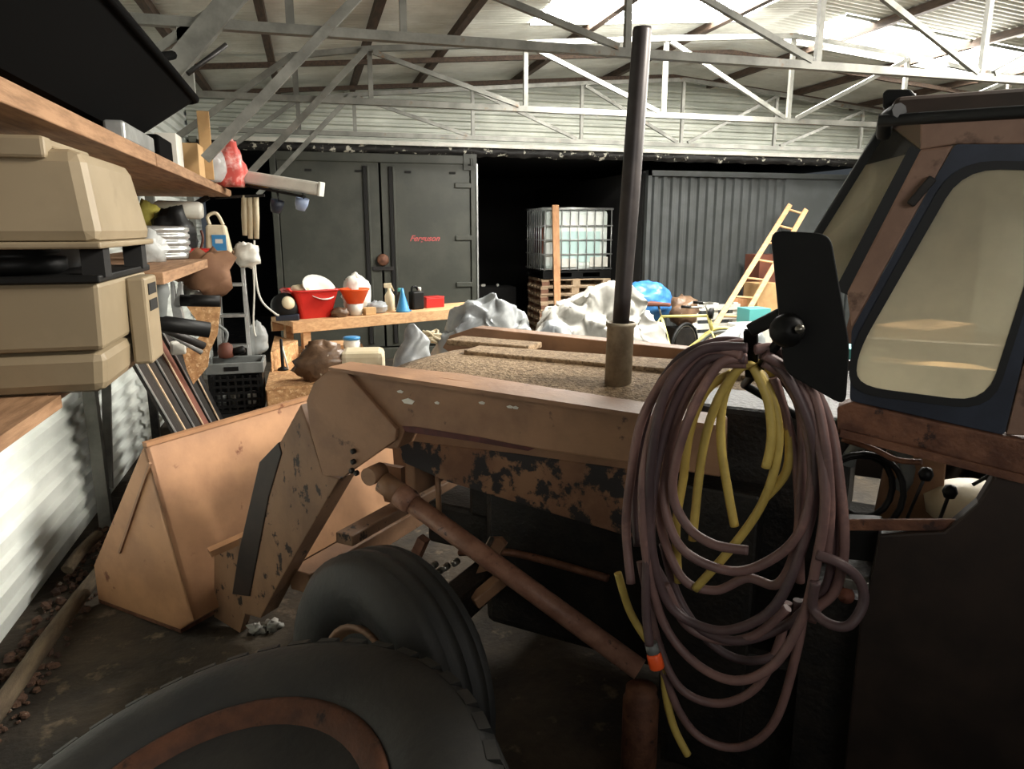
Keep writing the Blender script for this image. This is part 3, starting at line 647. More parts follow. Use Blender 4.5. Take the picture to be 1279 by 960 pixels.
plate('inner_panel', -2.35, [(1112, 545), (1186, 545), (1170, 700), (1080, 700)], .03, M['ochre'])
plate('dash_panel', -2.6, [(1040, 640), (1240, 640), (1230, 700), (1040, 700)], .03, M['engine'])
for (a, b, kn) in (((1130, 655), (1157, 592), 1), ((1172, 655), (1187, 614), 1)):
    lv = MB().tube([AT(a, V=-2.2), AT(b, V=-2.12)], .005, 6).build('lever', M['darksteel'], tr)
    MB().lathe([(0, -.02), (.013, -.016), (.019, 0), (.013, .016), (0, .02)], AT(b, V=-2.12), (0, 0, 1), 12).build('lever_knob', M['black'], lv)
MB().tube([AT((1216, 605), V=-2.06), AT((1241, 591), V=-2.04)], .005, 6).build('door_latch', M['darksteel'], tr)
MB().lathe([(0, .0), (.07, .0), (.10, .02), (.10, .06), (.06, .08), (0, .085)], AT((1206, 640), V=-2.35), (-.3, 0, 1), 18).build('seat', M['cream'], tr)
for k, (r_, cx, cy) in enumerate(((.11, 1075, 612), (.09, 1072, 605))):
    c = AT((cx, cy), V=-2.2 - .05 * k)
    MB().tube([c + (TU * math.cos(a_ / 20 * 2 * math.pi) + Vector((0, 0, 1)) * math.sin(a_ / 20 * 2 * math.pi)) * r_ + TV * .03 * math.sin(a_ * .6) for a_ in range(20)], .009, 6, True).build('black_cable_loop', M['black'], tr)
MB().tube([AT((1095, 585), V=-2.3) + (TU * .08 * math.cos(a_ / 10 * math.pi * 1.2) + Vector((0, 0, .09)) * math.sin(a_ / 10 * math.pi * 1.2)) for a_ in range(11)], .022, 8).build('grey_duct', M['greyplastic'], tr)
MB().tube(spline([AT((1052, 548), V=-2.1), AT((1090, 560), V=-2.1), (AT((1120, 574), V=-2.1)), AT((1152, 577), V=-2.08)], 5), .008, 8).build('grab_rail', M['rust'], tr)
# front wall of the cab behind the hose, tank and loader post
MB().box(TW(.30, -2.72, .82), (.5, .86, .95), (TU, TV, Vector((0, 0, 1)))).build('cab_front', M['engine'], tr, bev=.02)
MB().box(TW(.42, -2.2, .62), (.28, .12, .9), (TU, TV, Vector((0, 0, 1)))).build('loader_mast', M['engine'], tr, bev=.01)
MB().lathe([(.058, 0), (.058, .36), (.05, .37), (.05, .40), (.0, .41)], Vector((AT((800, 900), V=-2.0).x, AT((800, 900), V=-2.0).y, .02)), (0, 0, 1), 20).build('loader_post', M['rust'], tr)
lm = MB().lathe([(.0, 0), (.018, 0), (.02, .012), (.02, .025), (.0, .035)], AT((1058, 740), V=VD + .03), TV, 14).build('side_lamp', M['rebrown'], tr)
MB().box(AT((1070, 728), V=VD + .03), (.06, .03, .03), (TU, TV, Vector((0, 0, 1)))).build('lamp_bracket', M['steel'], lm, bev=.004)
# rear wheel hidden behind the side panel
MB().lathe(tyre_profile(.62, .36, .32), TW(-.95, -2.2, .62), TV, 40).build('rear_tyre', M['rubber'], tr)
MB().lathe(tyre_profile(.62, .36, .32), TW(-.95, -3.4, .62), TV, 40).build('rear_tyre', M['rubber'], tr)
for v_ in (-2.2, -3.4):
    sg = 1 if v_ > -2.8 else -1
    MB().lathe([(.362, -.1), (.34, -.04), (.2, .0), (.1, .03), (.0, .03)], TW(-.95, v_, .62), TV * sg, 32).build('rear_rim', M['ochre'], tr)
    fen = []
    for k in range(13):
        q_ = R(15 + k * 12.5); fen.append((math.cos(q_) * .70, math.sin(q_) * .70))
    MB().add([TW(-.95 + x_, v_ + dv_, .62 + z_) for x_, z_ in fen for dv_ in (-.2, .2)], [(2 * k, 2 * k + 1, 2 * k + 3, 2 * k + 2) for k in range(12)], True).build('fender', M['body'], tr, solid=.012)
MB().box(TW(-.75, VC, 1.06), (.42, .46, .1), (TU, TV, Vector((0, 0, 1)))).build('seat_cushion', M['black'], tr, bev=.03)
MB().box(TW(-.95, VC, 1.3), (.1, .46, .42), (TU, TV, Vector((0, 0, 1)))).build('seat_back', M['black'], tr, bev=.03)
MB().box(TW(-.75, VC, .72), (.5, .5, .58), (TU, TV, Vector((0, 0, 1)))).build('seat_base', M['engine'], tr)
MB().box(TW(-1.22, VC, 1.2), (.04, 1.46, .34), (TU, TV, Vector((0, 0, 1)))).build('rear_panel', M['cabbody'], tr)
# mirror on its arm
VM = -1.55
mp = rounded(on(VM, [(963, 287), (1038, 292), (1062, 430), (1057, 508), (980, 465)]), .025)
mir = MB().prism(mp, TV * -.022 + TU * .004).build('mirror', M['black'], tr, bev=.005)
cl_ = AT((984, 412), V=VM + .02)
MB().lathe([(.0, -.03), (.026, -.03), (.034, -.01), (.034, .012), (.024, .028), (.0, .032)], cl_, TV, 16).build('mirror_clamp', M['black'], mir)
MB().lathe([(.0, 0), (.009, 0), (.009, .012), (.0, .014)], AT((1000, 410), V=VM + .05), TV, 8).build('clamp_bolt', M['steel'], mir)
MB().tube([cl_, AT((944, 466), V=-1.66), AT((930, 480), V=-1.85), TW(.12, -2.1, 1.30)], .0105, 10).build('mirror_arm', M['black'], mir)
MB().bar(AT((978, 392), V=VM - .02), AT((938, 412), V=VM - .06), .03, .02, TV).build('mirror_bracket', M['black'], mir, bev=.005)
MB().bar(AT((938, 412), V=VM - .06), AT((940, 470), V=-1.66), .03, .016, TV).build('mirror_strut', M['black'], mir, bev=.004)

# ================================================================== HOSES ON THE MIRROR ARM
def HC(cx, cy, v): return AT((740 + cx / 1.714, 400 + cy / 1.714), V=v)
def hpath(pts, v0, dv=0):
    n = len(pts); return [HC(x, y, v0 + dv * math.sin(i / max(1, n - 1) * math.pi)) for i, (x, y) in enumerate(pts)]
hz = thing('garden_hose', AT((905, 940), V=-1.6), 'long dull pink brown hose coiled and hung over the mirror arm', 'hose')
RH = .0112
LOOPS = [
 ([(330, 92), (250, 100), (190, 190), (160, 300), (158, 400), (200, 490), (300, 540), (390, 510), (450, 440), (472, 330), (455, 220), (420, 130), (370, 88)], -1.60),
 ([(330, 80), (240, 85), (170, 190), (135, 330), (130, 470), (160, 600), (220, 655), (300, 660), (390, 610), (445, 500), (478, 360), (470, 230), (420, 120), (370, 78)], -1.585),
 ([(325, 72), (240, 70), (150, 170), (112, 330), (118, 500), (150, 650), (220, 735), (310, 765), (390, 735), (450, 640), (480, 520), (500, 380), (480, 230), (430, 120), (370, 72)], -1.575),
 ([(330, 66), (250, 60), (170, 110), (110, 210), (80, 350), (70, 450), (85, 560)], -1.60),
 ([(330, 60), (230, 66), (160, 150), (128, 300), (118, 450), (115, 600), (126, 690)], -1.56),
 ([(330, 84), (270, 96), (205, 220), (170, 360), (200, 440), (260, 475), (335, 490)], -1.57),
 ([(360, 60), (300, 50), (200, 100), (140, 230), (140, 400), (190, 540), (260, 580), (330, 555), (400, 560), (440, 470), (440, 350), (420, 230), (390, 120)], -1.64),
 ([(350, 55), (420, 80), (480, 180), (510, 300), (520, 440), (505, 560), (470, 610), (400, 660), (300, 680), (200, 640), (150, 560), (110, 470)], -1.63),
 ([(360, 70), (430, 90), (500, 200), (530, 340), (540, 480), (520, 580), (480, 620), (470, 640)], -1.61),
 ([(390, 100), (440, 180), (450, 280), (445, 420), (445, 560)], -1.645),
 ([(150, 480), (185, 600), (260, 690), (340, 725), (420, 700), (440, 600)], -1.66),
 ([(100, 520), (140, 680), (190, 780), (270, 822), (350, 790), (400, 690), (420, 600)], -1.67),
 ([(110, 560), (160, 760), (220, 880), (310, 920), (390, 860), (440, 700), (455, 600)], -1.69),
 ([(482, 500), (530, 515), (572, 560), (580, 610), (550, 648), (505, 645), (472, 620), (478, 560)], -1.56),
 ([(160, 560), (200, 650), (270, 690), (350, 672), (420, 610)], -1.62),
 ([(350, 62), (400, 66), (470, 150), (500, 260), (510, 400), (500, 520)], -1.58),
 ([(340, 52), (270, 46), (190, 80), (130, 170), (95, 290), (90, 400), (100, 480)], -1.65),
]
for k, (pts, v0) in enumerate(LOOPS):
    q = hpath(pts, v0); 
    for i in range(len(q)): q[i] = q[i] + TV * (.012 * math.sin(i * 1.7 + k))
    MB().tube(spline(q, 7), RH * (1 if k < 9 else .95), 10).build('hose_loop', M['hose2' if k % 3 == 1 else 'hose'], hz)
e0 = HC(126, 690, -1.56); e1 = HC(140, 745, -1.555)
cn = MB().tube([mixp(e0, e1, .0), mixp(e0, e1, .4)], .016, 14).build('hose_connector', M['greyplastic'], hz)
MB().tube([mixp(e0, e1, .4), mixp(e0, e1, .5), mixp(e0, e1, .95), e1], [.017, .0185, .0185, .016], 14).build('connector_sleeve', M['orange'], cn)
yz = thing('garden_hose', AT((880, 930), V=-1.66), 'yellow hose hanging in loops inside the pink brown coil', 'hose')
for k, (pts, v0) in enumerate([
 ([(220, 575), (300, 485), (365, 390), (398, 280), (390, 180), (350, 104), (312, 106), (265, 180), (235, 290), (215, 470)], -1.625),
 ([(305, 440), (290, 360), (276, 260), (282, 165), (320, 100), (375, 98), (405, 170), (422, 250), (415, 325), (370, 380)], -1.645),
 ([(345, 98), (376, 170), (384, 250), (372, 315)], -1.615),
 ([(300, 112), (245, 150), (210, 235), (195, 340), (180, 440), (185, 560)], -1.65),
 ([(55, 540), (80, 620), (115, 680), (150, 725), (158, 800), (175, 870), (205, 930)], -1.68)]):
    MB().tube(spline(hpath(pts, v0), 7), .0105, 10).build('hose_loop', M['yhose'], yz)

# ================================================================== NEAR WHEEL LYING AT THE LEFT
def big_wheel(c, axis, label, visible=True):
    g = thing('spare_tractor_tyre', c, label, 'tyre'); c = V3(c); a = V3(axis).normalized()
    MB().lathe(tyre_profile(.645, .40, .29), c, a, 64).build('tyre', M['rubber'], g)
    if visible:
        b = a.cross(Vector((0, 1, 0))).normalized(); e = a.cross(b)
        for s_ in (-1, 1):
            for k in range(44):
                q = (k + (.5 if s_ > 0 else 0)) / 44 * 2 * math.pi; dq = .045
                def pt(r, h, qq): return c + a * h + (b * math.cos(qq) + e * math.sin(qq)) * r
                MB().hexa([pt(.615, s_ * .118, q - dq), pt(.615, s_ * .118, q + dq), pt(.635, 0, q + dq + .04), pt(.635, 0, q - dq + .04),
                           pt(.642, s_ * .108, q - dq), pt(.642, s_ * .108, q + dq), pt(.655, 0, q + dq + .04), pt(.655, 0, q - dq + .04)]).build('tread_lug', M['rubber'], g)
        rm = MB().lathe([(.402, -.08), (.38, -.05), (.38, .05), (.402, .09), (.412, .118), (.395, .124), (.36, .10), (.30, .03), (.28, -.01), (.26, .0), (.245, .05), (.22, .062), (.19, .05), (.155, .02), (.06, .025), (.05, .05), (.0, .05)], c, a, 48).build('wheel_rim', M['rimrust'], g)
        for k in range(8):
            q = k * math.pi / 4; MB().lathe([(.016, 0), (.016, .016), (.0, .018)], c + a * .02 + (b * math.cos(q) + e * math.sin(q)) * .11, a, 6).build('wheel_nut', M['rust'], rm)
    return g
WN = Vector((-.24, -.06, 1)).normalized()
big_wheel(AT((236, 1058), Z=.64) - WN * .13, WN, 'big lugged tractor wheel with rusty rim lying in the bottom left corner')
big_wheel((-.36, 1.38, .148), (0, 0, 1), 'tyre lying flat on the ground beneath the big rusty rimmed wheel', False)

# ================================================================== LEFT SHELF AND WHAT IS ON IT
sh = thing('timber_shelf_unit', (XL + .1, 3.4, 0), 'brown timber wall shelf on three levels along the left wall', 'shelf')
for a, b in ((.4, 3.46), (3.48, 6.65)):
    MB().box(((-1.38 - .6) / 2, (a + b) / 2, 2.135), (.78, b - a, .055)).build('top_board', M['oldwood'], sh, bev=.004)
MB().box(((-1.38 - .58) / 2, 4.9, 1.65), (.80, 3.3, .05)).build('middle_board', M['oldwood'], sh, bev=.004)
MB().box(((-1.38 - .6) / 2, 1.42, 1.44), (.78, 1.03, .03)).build('lower_board', M['oldwood'], sh)
MB().box((-1.0, 2.25, 1.44), (.74, .62, .03)).build('lower_board', M['oldwood'], sh)
for yy in (.9, 6.4):
    MB().bar((-1.37, yy, 1.75), (-.75, yy, 2.10), .04, .04).build('bracket', M['darksteel'], sh)
for yy in (1.2, 6.5): MB().box((-1.34, yy, 1.05), (.06, .06, 2.1)).build('upright', M['darksteel'], sh)
MB().bar((-1.3, 4.6, 1.25), (-.75, 4.6, 1.62), .04, .04).build('bracket', M['darksteel'], sh)
MB().bar((-.72, 6.58, 2.10), (-.33, 6.52, 2.12), .03, .02).build('end_rail', M['darksteel'], sh)
ST = 2.1645; SM_ = 1.6765
# black trough over the top shelf
tb = thing('black_tub', (-.95, 3.1, ST), 'large black plastic trough on the top shelf at upper left', 'tub')
def rr(x0, x1, y0, y1, z, r): return rounded([Vector((x0, y0, z)), Vector((x1, y0, z)), Vector((x1, y1, z)), Vector((x0, y1, z))], r, 4)
lo, hi = rr(-1.3, -.74, 1.75, 3.9, ST + .09, .1), rr(-1.36, -.53, 1.5, 4.45, 2.52, .12)
n = len(lo); inn = [p + (Vector((-.95, 3, 0)) - Vector((p.x, p.y, 0))).normalized() * .03 for p in hi]; inl = [p + (Vector((-.95, 3, 0)) - Vector((p.x, p.y, 0))).normalized() * .03 + Vector((0, 0, .02)) for p in lo]
m = MB(); m.add(lo + hi + inn + inl, [tuple(range(n - 1, -1, -1))] + [(i, (i + 1) % n, (i + 1) % n + n, i + n) for i in range(n)] + [(i + n, (i + 1) % n + n, (i + 1) % n + 2 * n, i + 2 * n) for i in range(n)] + [(i + 2 * n, (i + 1) % n + 2 * n, (i + 1) % n + 3 * n, i + 3 * n) for i in range(n)] + [tuple(range(3 * n, 4 * n))])
m.build('shell', M['tub'], tb)
MB().tube([p + Vector((0, 0, 0)) for p in hi], .018, 8, True).build('rim', M['tub'], tb)
for xx, yy in ((-.98, 2.0), (-.72, 3.86)): MB().box((xx, yy, ST + .05), (.2, .34, .1)).build('foot', M['tub'], tb, bev=.01)
MB().tube([(-.60, 3.5, 2.54), (-.56, 3.9, 2.64)], .02, 8).build('handle', M['tub'], tb)
MB().tube([AT((235, 92), Y=4.6), AT((283, 56), Y=4.75)], .014, 8).build('handle_bar', M['darksteel'], tb)
q = AT((205, 158), X=-.75)
whole(MB().rbox((-.655, 3.3, ST + .035), (.07, .55, .07), 0), 'metal_profile', M['galv'], 'bright metal profile lying on the top shelf below the black trough', 'metal profile', bev=.01)
def shelf_box(name, p0, p1, yy, dep, m_, label, cat, z0, rz=0, bev=.004):
    a, b = AT(p0, Y=yy), AT(p1, Y=yy); z1 = max(a.z, b.z)
    w_ = abs(b.x - a.x)
    return whole(MB().rbox(((a.x + b.x) / 2, yy + dep / 2, (z0 + z1) / 2), (w_, dep, z1 - z0), rz), name, m_, label, cat, bev=bev)
shelf_box('white_box', (193, 165), (222, 190), 4.5, .2, M['white'], 'white box on the top shelf beside the standing cardboard', 'box', ST)
shelf_box('cardboard_box', (226, 178), (250, 212), 4.95, .25, M['card'], 'lower cardboard box standing on the top shelf near its end', 'box', ST)
shelf_box('cardboard_piece', (245, 138), (264, 180), 5.25, .06, M['card'], 'tall pale cardboard piece standing behind the cardboard box on the top shelf', 'cardboard', ST, .1)
def blob(name, c, rad, m_, label, cat, seed, amp=.25, fr=2.2, flat=True, nu=20, nv=14, top=None):
    c = V3(c); o = Vector((seed * 3.1, seed * 1.7, 0))
    def fn(a, b):
        th = a * 2 * math.pi; ph = (b - .5) * math.pi; d = Vector((math.cos(th) * math.cos(ph), math.sin(th) * math.cos(ph), math.sin(ph)))
        k = 1 + amp * noise.noise(d * fr + o) + amp * .5 * noise.noise(d * fr * 2.6 + o)
        if top: k *= top(d)
        p = Vector((d.x * rad[0] * k, d.y * rad[1] * k, d.z * rad[2] * k))
        if flat: p.z = max(p.z, -rad[2] * .72)
        return c + p
    m = MB().grid(fn, nu, nv)
    lo = min(v.z for v in m.v)
    if flat:
        for v in m.v: v.z += (c.z - rad[2] * .72) - lo
    return whole(m, name, m_, label, cat)
q = AT((262, 205), Y=5.5); blob('plastic_bag', (q.x, 5.5, ST + .10), (.10, .12, .14), M['clear'], 'clear crumpled plastic bag on the end of the top shelf', 'plastic bag', 2)
q = AT((286, 200), Y=6.0)
def pk(d): return 1 + .35 * max(0, d.z) ** 3
blob('plastic_bag', (q.x, 6.05, ST + .12), (.11, .13, .17), M['pinkbag'], 'red and white plastic bag standing at the far end of the top shelf', 'plastic bag', 5, top=pk, amp=.35)
# striplight on a bar at the shelf end
bz = 2.15
lf = thing('strip_light', AT((350, 236), Y=6.0), 'unlit white strip light fitting jutting out from the end of the top shelf', 'light fitting')
p, q = AT((288, 218), Y=6.25), AT((400, 236), Y=6.0)
MB().bar(p, q, .10, .10).build('housing', M['white'], lf, bev=.02)
MB().bar(q, q + (q - p).normalized() * .02, .11, .11).build('end_cap', M['white'], lf, bev=.006)
MB().bar(p + Vector((0, -.03, -.06)), q + Vector((-.12, -.03, -.06)), .05, .02).build('mount_bar', M['black'], lf)
MB().box(p + Vector((.06, -.05, -.02)), (.09, .08, .16)).build('clamp', M['black'], lf, bev=.01)
MB().bar(p + Vector((.10, -.07, -.085)), p + Vector((.32, -.09, -.09)), .03, .02).build('clamp_handle', mat('yellow_handle', (230, 180, 60), .5), lf, bev=.005)
for k, (px, py) in enumerate(((346, 258), (377, 255))):
    q = AT((px, py), Y=6.05)
    cu = thing('hanging_cup', q + Vector((0, 0, -.06)), ['dark blue cup hanging left under the strip light', 'blue and white cup hanging right under the end of the strip light'][k], 'cup', 'cups under the strip light')
    MB().lathe([(.0, -.05), (.035, -.045), (.05, 0), (.052, .05), (.046, .05), (.03, -.03), (.0, -.035)], q, (.25, -.2, 1), 16).build('bowl', [M['cabblue'], mat('pale_blue', (150, 166, 196), .4)][k], cu)
    MB().tube([q + Vector((.02, 0, .04)), q + Vector((.01, 0, .105))], .006, 6).build('hook', M['darksteel'], cu)
# goods on the middle shelf
q = AT((186, 272), X=-1.05); blob('plastic_bag', (q.x, q.y, SM_ + .14), (.12, .14, .19), M['yellow'], 'yellow plastic bag on the middle shelf right of the beige case', 'plastic bag', 8, amp=.35)
q = AT((232, 275), X=-.92); blob('plastic_bag', (-.88, 5.45, SM_ + .135), (.14, .16, .19), M['black'], 'black shiny plastic bag behind the ribbed metal duct', 'plastic bag', 9, amp=.3)
a, b = AT((194, 261), Y=5.95), AT((254, 263), Y=5.95)
whole(MB().tube([a, mixp(a, b, .08), mixp(a, b, .92), b], [.05, .065, .065, .05], 14), 'white_tube', M['white'], 'white padded tube lying across the bags on the middle shelf', 'tube')
dc = thing('metal_duct', (-.86, 4.72, SM_), 'bright ribbed metal duct coil standing on the middle shelf', 'duct')
prof = []
for k in range(5):
    z = k * .038; prof += [(.172, z), (.182, z + .008), (.182, z + .024), (.172, z + .032)]
MB().lathe(prof + [(.14, .19), (.14, .02)], (-.86, 4.72, SM_), (0, 0, 1), 28, True).build('ribbed_shell', M['galv'], dc)
MB().lathe([(.02, 0), (.138, 0), (.138, .175), (.02, .18)], (-.86, 4.72, SM_), (0, 0, 1), 20).build('lining', M['darksteel'], dc)
q = AT((185, 315), X=-.64); blob('plastic_bag', (-.82, 4.28, SM_ + .07), (.085, .10, .10), M['clear'], 'clear plastic bag slumped in front of the ribbed metal duct', 'plastic bag', 11, amp=.35)
def bottle(name, loc, prof, body, capm, cap, label, cat, sx=1, rz=0):
    g = thing(name, loc, label, cat); MB().lathe(prof, loc, (0, 0, 1), 18).build('body', body, g)
    h = prof[-1][1]; MB().lathe([(cap, h - .002), (cap, h + .028), (cap * .8, h + .034)], loc, (0, 0, 1), 14).build('cap', capm, g); return g
q = AT((246, 310), Y=4.65)
bottle('green_bottle', (-.86, 5.75, SM_), [(.035, 0), (.04, .01), (.04, .14), (.015, .19), (.015, .21)], M['green'], M['black'], .018, 'green bottle between the metal duct and white canister', 'bottle')
cg = thing('white_canister', AT((273, 330), Y=5.0), 'white plastic canister with blue label at the end of the middle shelf', 'canister')
q = AT((273, 330), Y=5.0); q.z = SM_
q = Vector((AT((274, 305), Y=5.7).x, 5.7, SM_ - .0))
MB().hexa([q + Vector(v) for v in ((-.085, -.07, 0), (.085, -.07, 0), (.085, .09, 0), (-.085, .09, 0), (-.075, -.06, .2), (.055, -.06, .2), (.055, .08, .2), (-.075, .08, .2))]).build('body', M['cream'], cg, bev=.018)
MB().box(q + Vector((.01, -.069, .075)), (.095, .006, .11)).build('label_patch', M['blue'], cg)
MB().box(q + Vector((.01, -.0725, .085)), (.05, .003, .03)).build('label_print', M['white'], cg)
MB().tube(spline([q + Vector((-.05, 0, .2)), q + Vector((-.06, 0, .26)), q + Vector((0, 0, .28)), q + Vector((.04, 0, .2))], 5), .012, 8).build('handle', M['cream'], cg)
cg.location = cg.location
whole(MB().tube(spline([q + Vector((-.10, -.1, .16)), q + Vector((-.09, -.12, .10)), q + Vector((-.12, -.1, .02)), q + Vector((-.15, -.1, .0))], 5), .009, 8), 'brown_strap', M['rebrown'], 'reddish brown strap hanging beside the white canister', 'strap')
q = AT((252, 322), X=-.66)
whole(MB().rbox((-.70, 5.25, SM_ + .022), (.16, .28, .044), .1), 'red_box', M['red'], 'flat red and white box lying below the green bottle', 'box', bev=.003)
# brown paper bag hanging in front of the shelf
q = AT((259, 342), Y=4.7); blob('paper_bag', (q.x, 4.72, q.z), (.15, .10, .14), M['brownpaper'], 'crumpled brown paper bag hanging below the white canister', 'paper bag', 17, amp=.5, flat=False, nu=14, nv=9)
# cloth hanging by the shelf end
for k, (x0_, x1_) in enumerate(((302, 309), (309, 316), (316, 324))):
    a, b = AT(((x0_ + x1_) / 2, 244), Y=6.55), AT(((x0_ + x1_) / 2 + 1, 298 - 4 * (k == 0)), Y=6.55)
    whole(MB().tube([a, mixp(a, b, .5), b], [.022, .027, .02], 10), 'rolled_cloth', M['cream'], ['rolled cream cloth hanging leftmost of three by the shelf end', 'rolled cream cloth hanging in the middle of three by the shelf end', 'rolled cream cloth hanging rightmost of three by the shelf end'][k], 'cloth', 'rolled cloths by the shelf end')
pts = [AT(p, Y=6.4) for p in ((318, 300), (320, 345), (327, 375), (345, 392), (349, 393))]
whole(MB().tube(spline(pts, 6), .008, 8), 'white_cable', M['white'], 'white cable curving down past the stepladder to the dark container', 'cable')
pts = [AT(p, Y=6.2) for p in ((316, 325), (318, 360), (317, 405), (320, 420))]
whole(MB().tube(spline(pts, 6), .007, 8), 'white_flex', M['white'], 'white cord hanging straight down in front of the stepladder rail', 'cord')
q = AT((308, 318), Y=6.1); blob('cloth_bundle', (q.x, 6.15, q.z), (.10, .08, .09), M['white'], 'bundle of white rags above the stepladder', 'rags', 14, amp=.4, flat=False)
q = AT((322, 425), Y=6.25); blob('plastic_bag', (q.x, 6.3, q.z), (.085, .08, .14), M['clear'], 'clear plastic bag hanging on the stepladder lower right', 'plastic bag', 16, amp=.4, flat=False)
# stepladder
sl = thing('stepladder', Vector((AT((290, 450), Y=6.3).x, 6.3, 0)), 'narrow aluminium stepladder standing under the end of the middle shelf', 'stepladder')
aL, aR = AT((272, 325), Y=6.32), AT((303, 325), Y=6.32)
bL, bR = Vector((aL.x - .06, 6.1, .0)), Vector((aR.x + .02, 6.1, .0))
for a, b in ((aL, bL), (aR, bR)): MB().bar(a, b, .03, .05, (0, 1, 0)).build('rail', M['galv'], sl, bev=.003)
for k in range(6):
    f_ = .12 + k * .155; a, b = mixp(aL, bL, f_), mixp(aR, bR, f_); MB().bar(a, b, .10, .025).build('step', M['galv'], sl, bev=.003)
for a, b in ((aL, bL), (aR, bR)): MB().bar(a + Vector((0, .02, 0)), Vector((b.x, 6.62, 0)), .02, .03, (0, 1, 0)).build('back_leg', M['galv'], sl)
MB().prism([mixp(aL, bL, .60) + Vector((.03, .1, 0)), mixp(aR, bR, .60) + Vector((-.03, .1, 0)), mixp(aR, bR, .85) + Vector((-.03, .1, 0)), mixp(aL, bL, .85) + Vector((.03, .1, 0))], (0, .01, 0)).build('back_panel', M['greyplastic'], sl)
# pump at its foot
q = AT((282, 445), Y=5.75)
og = thing('electric_pump', (q.x, 5.8, .885), 'small red and black pump sitting on the black crate', 'pump')
MB().lathe([(.03, 0), (.055, .01), (.06, .05), (.05, .10), (.02, .12)], (q.x, 5.8, .885), (0, 0, 1), 16).build('body', M['rebrown'], og)
MB().lathe([(.03, 0), (.03, .08), (.02, .09)], (q.x + .05, 5.8, .93), (1, 0, .2), 12).build('motor', M['black'], og)
MB().tube(spline([(q.x, 5.8, 1.0), (q.x + .02, 5.8, 1.08), (q.x - .04, 5.8, 1.14), (q.x - .08, 5.8, 1.17)], 4), .012, 8).build('pipe', M['greyplastic'], og)
# black crate with tins, on a dark box
cb_ = thing('black_crate', (-.58, 5.75, .50), 'black plastic crate holding bits below the stepladder', 'crate')
MB().box((-.58, 5.75, .51), (.36, .3, .02)).build('bottom', M['black'], cb_)
for dx in (-.18, .18): MB().box((-.58 + dx, 5.75, .66), (.02, .30, .28)).build('end_panel', M['black'], cb_)
for k in range(5): MB().box((-.58, 5.605, .55 + k * .05), (.36, .015, .018)).build('slat', M['black'], cb_)
for k in range(7): MB().box((-.74 + k * .053, 5.605, .65), (.014, .013, .26)).build('bar', M['black'], cb_)
MB().box((-.58, 5.9, .66), (.36, .015, .28)).build('back_panel', M['black'], cb_)
rmc = MB().ring([Vector(v) for v in ((-.785, 5.58, .80), (-.375, 5.58, .80), (-.375, 5.92, .80), (-.785, 5.92, .80))], [Vector(v) for v in ((-.765, 5.61, .80), (-.395, 5.61, .80), (-.395, 5.89, .80), (-.765, 5.89, .80))], (0, 0, .08)).build('rim', M['greyplastic'], cb_, bev=.006)
MB().box((-.60, 5.577, .84), (.10, .01, .03)).build('grip', M['black'], rmc)
for k, (dx, mm) in enumerate(((-.12, 'galv'), (-.02, 'steel'), (.10, 'white'))):
    whole(MB().lathe([(.035, 0), (.035, .11), (.03, .115)], (-.58 + dx, 5.70, .522), (0, 0, 1), 14), 'tin_can', M[mm], ['metal tin at the left inside the black crate', 'shiny tin in the middle of the black crate', 'white tin at the right inside the black crate'][k], 'tin', 'tins in the black crate')
whole(MB().box((-.60, 5.78, .25), (.34, .34, .496)), 'dark_box', M['void'], 'dark box under the black plastic crate', 'box', bev=.01)
# leaning panels and boards against the left wall
PC = ['engine', 'darksteel', 'engine', 'rebrown', 'engine', 'darksteel']
PN = [('dark pale edged panel nearest the camera leaning on the left wall', 'engine', 4.30, .02), ('dark panel second from the camera in the leaning row', 'greyplastic', 4.50, .015), ('dark panel third from the camera in the leaning row', 'oldwood', 4.70, .03),
      ('reddish brown panel fourth in the leaning row', 'darksteel', 4.92, .02), ('dark panel fifth in the leaning row', 'palletwood', 5.12, .025), ('dark rail last of the row leaning near the crate', 'engine', 5.33, .03)]
for k, (lb, mm, yy, th) in enumerate(PN):
    a = AT((168 + k * 9, 452 - k * 9), Y=yy); b = AT((286 + k * 6, 560 - k * 10), Y=yy)
    a.x = max(a.x, XL + .09); b = a + (b - a) * ((a.z - .02) / (a.z - b.z)) if a.z > b.z else b
    b.x = min(b.x, -.50)
    b.z = max(b.z, .02)
    nrm = Vector((b.z - a.z, 0, a.x - b.x)).normalized()
    if nrm.z < 0: nrm = -nrm
    pn = thing('leaning_panel', (b.x, yy, b.z), lb, 'panel', 'panels leaning on the left wall')
    ln = .17 if k % 2 else .19
    MB().prism([a, b, b + nrm * -th, a + nrm * -th], (0, ln, 0)).build('sheet', M[PC[k]], pn)
    MB().prism([a + Vector((0, -.008, 0)), b + Vector((0, -.008, 0)), b + nrm * .006 + Vector((0, -.008, 0)), a + nrm * .006 + Vector((0, -.008, 0))], (0, .02, 0)).build('edge_strip', M['galv' if k % 2 == 0 else 'palletwood'], pn)
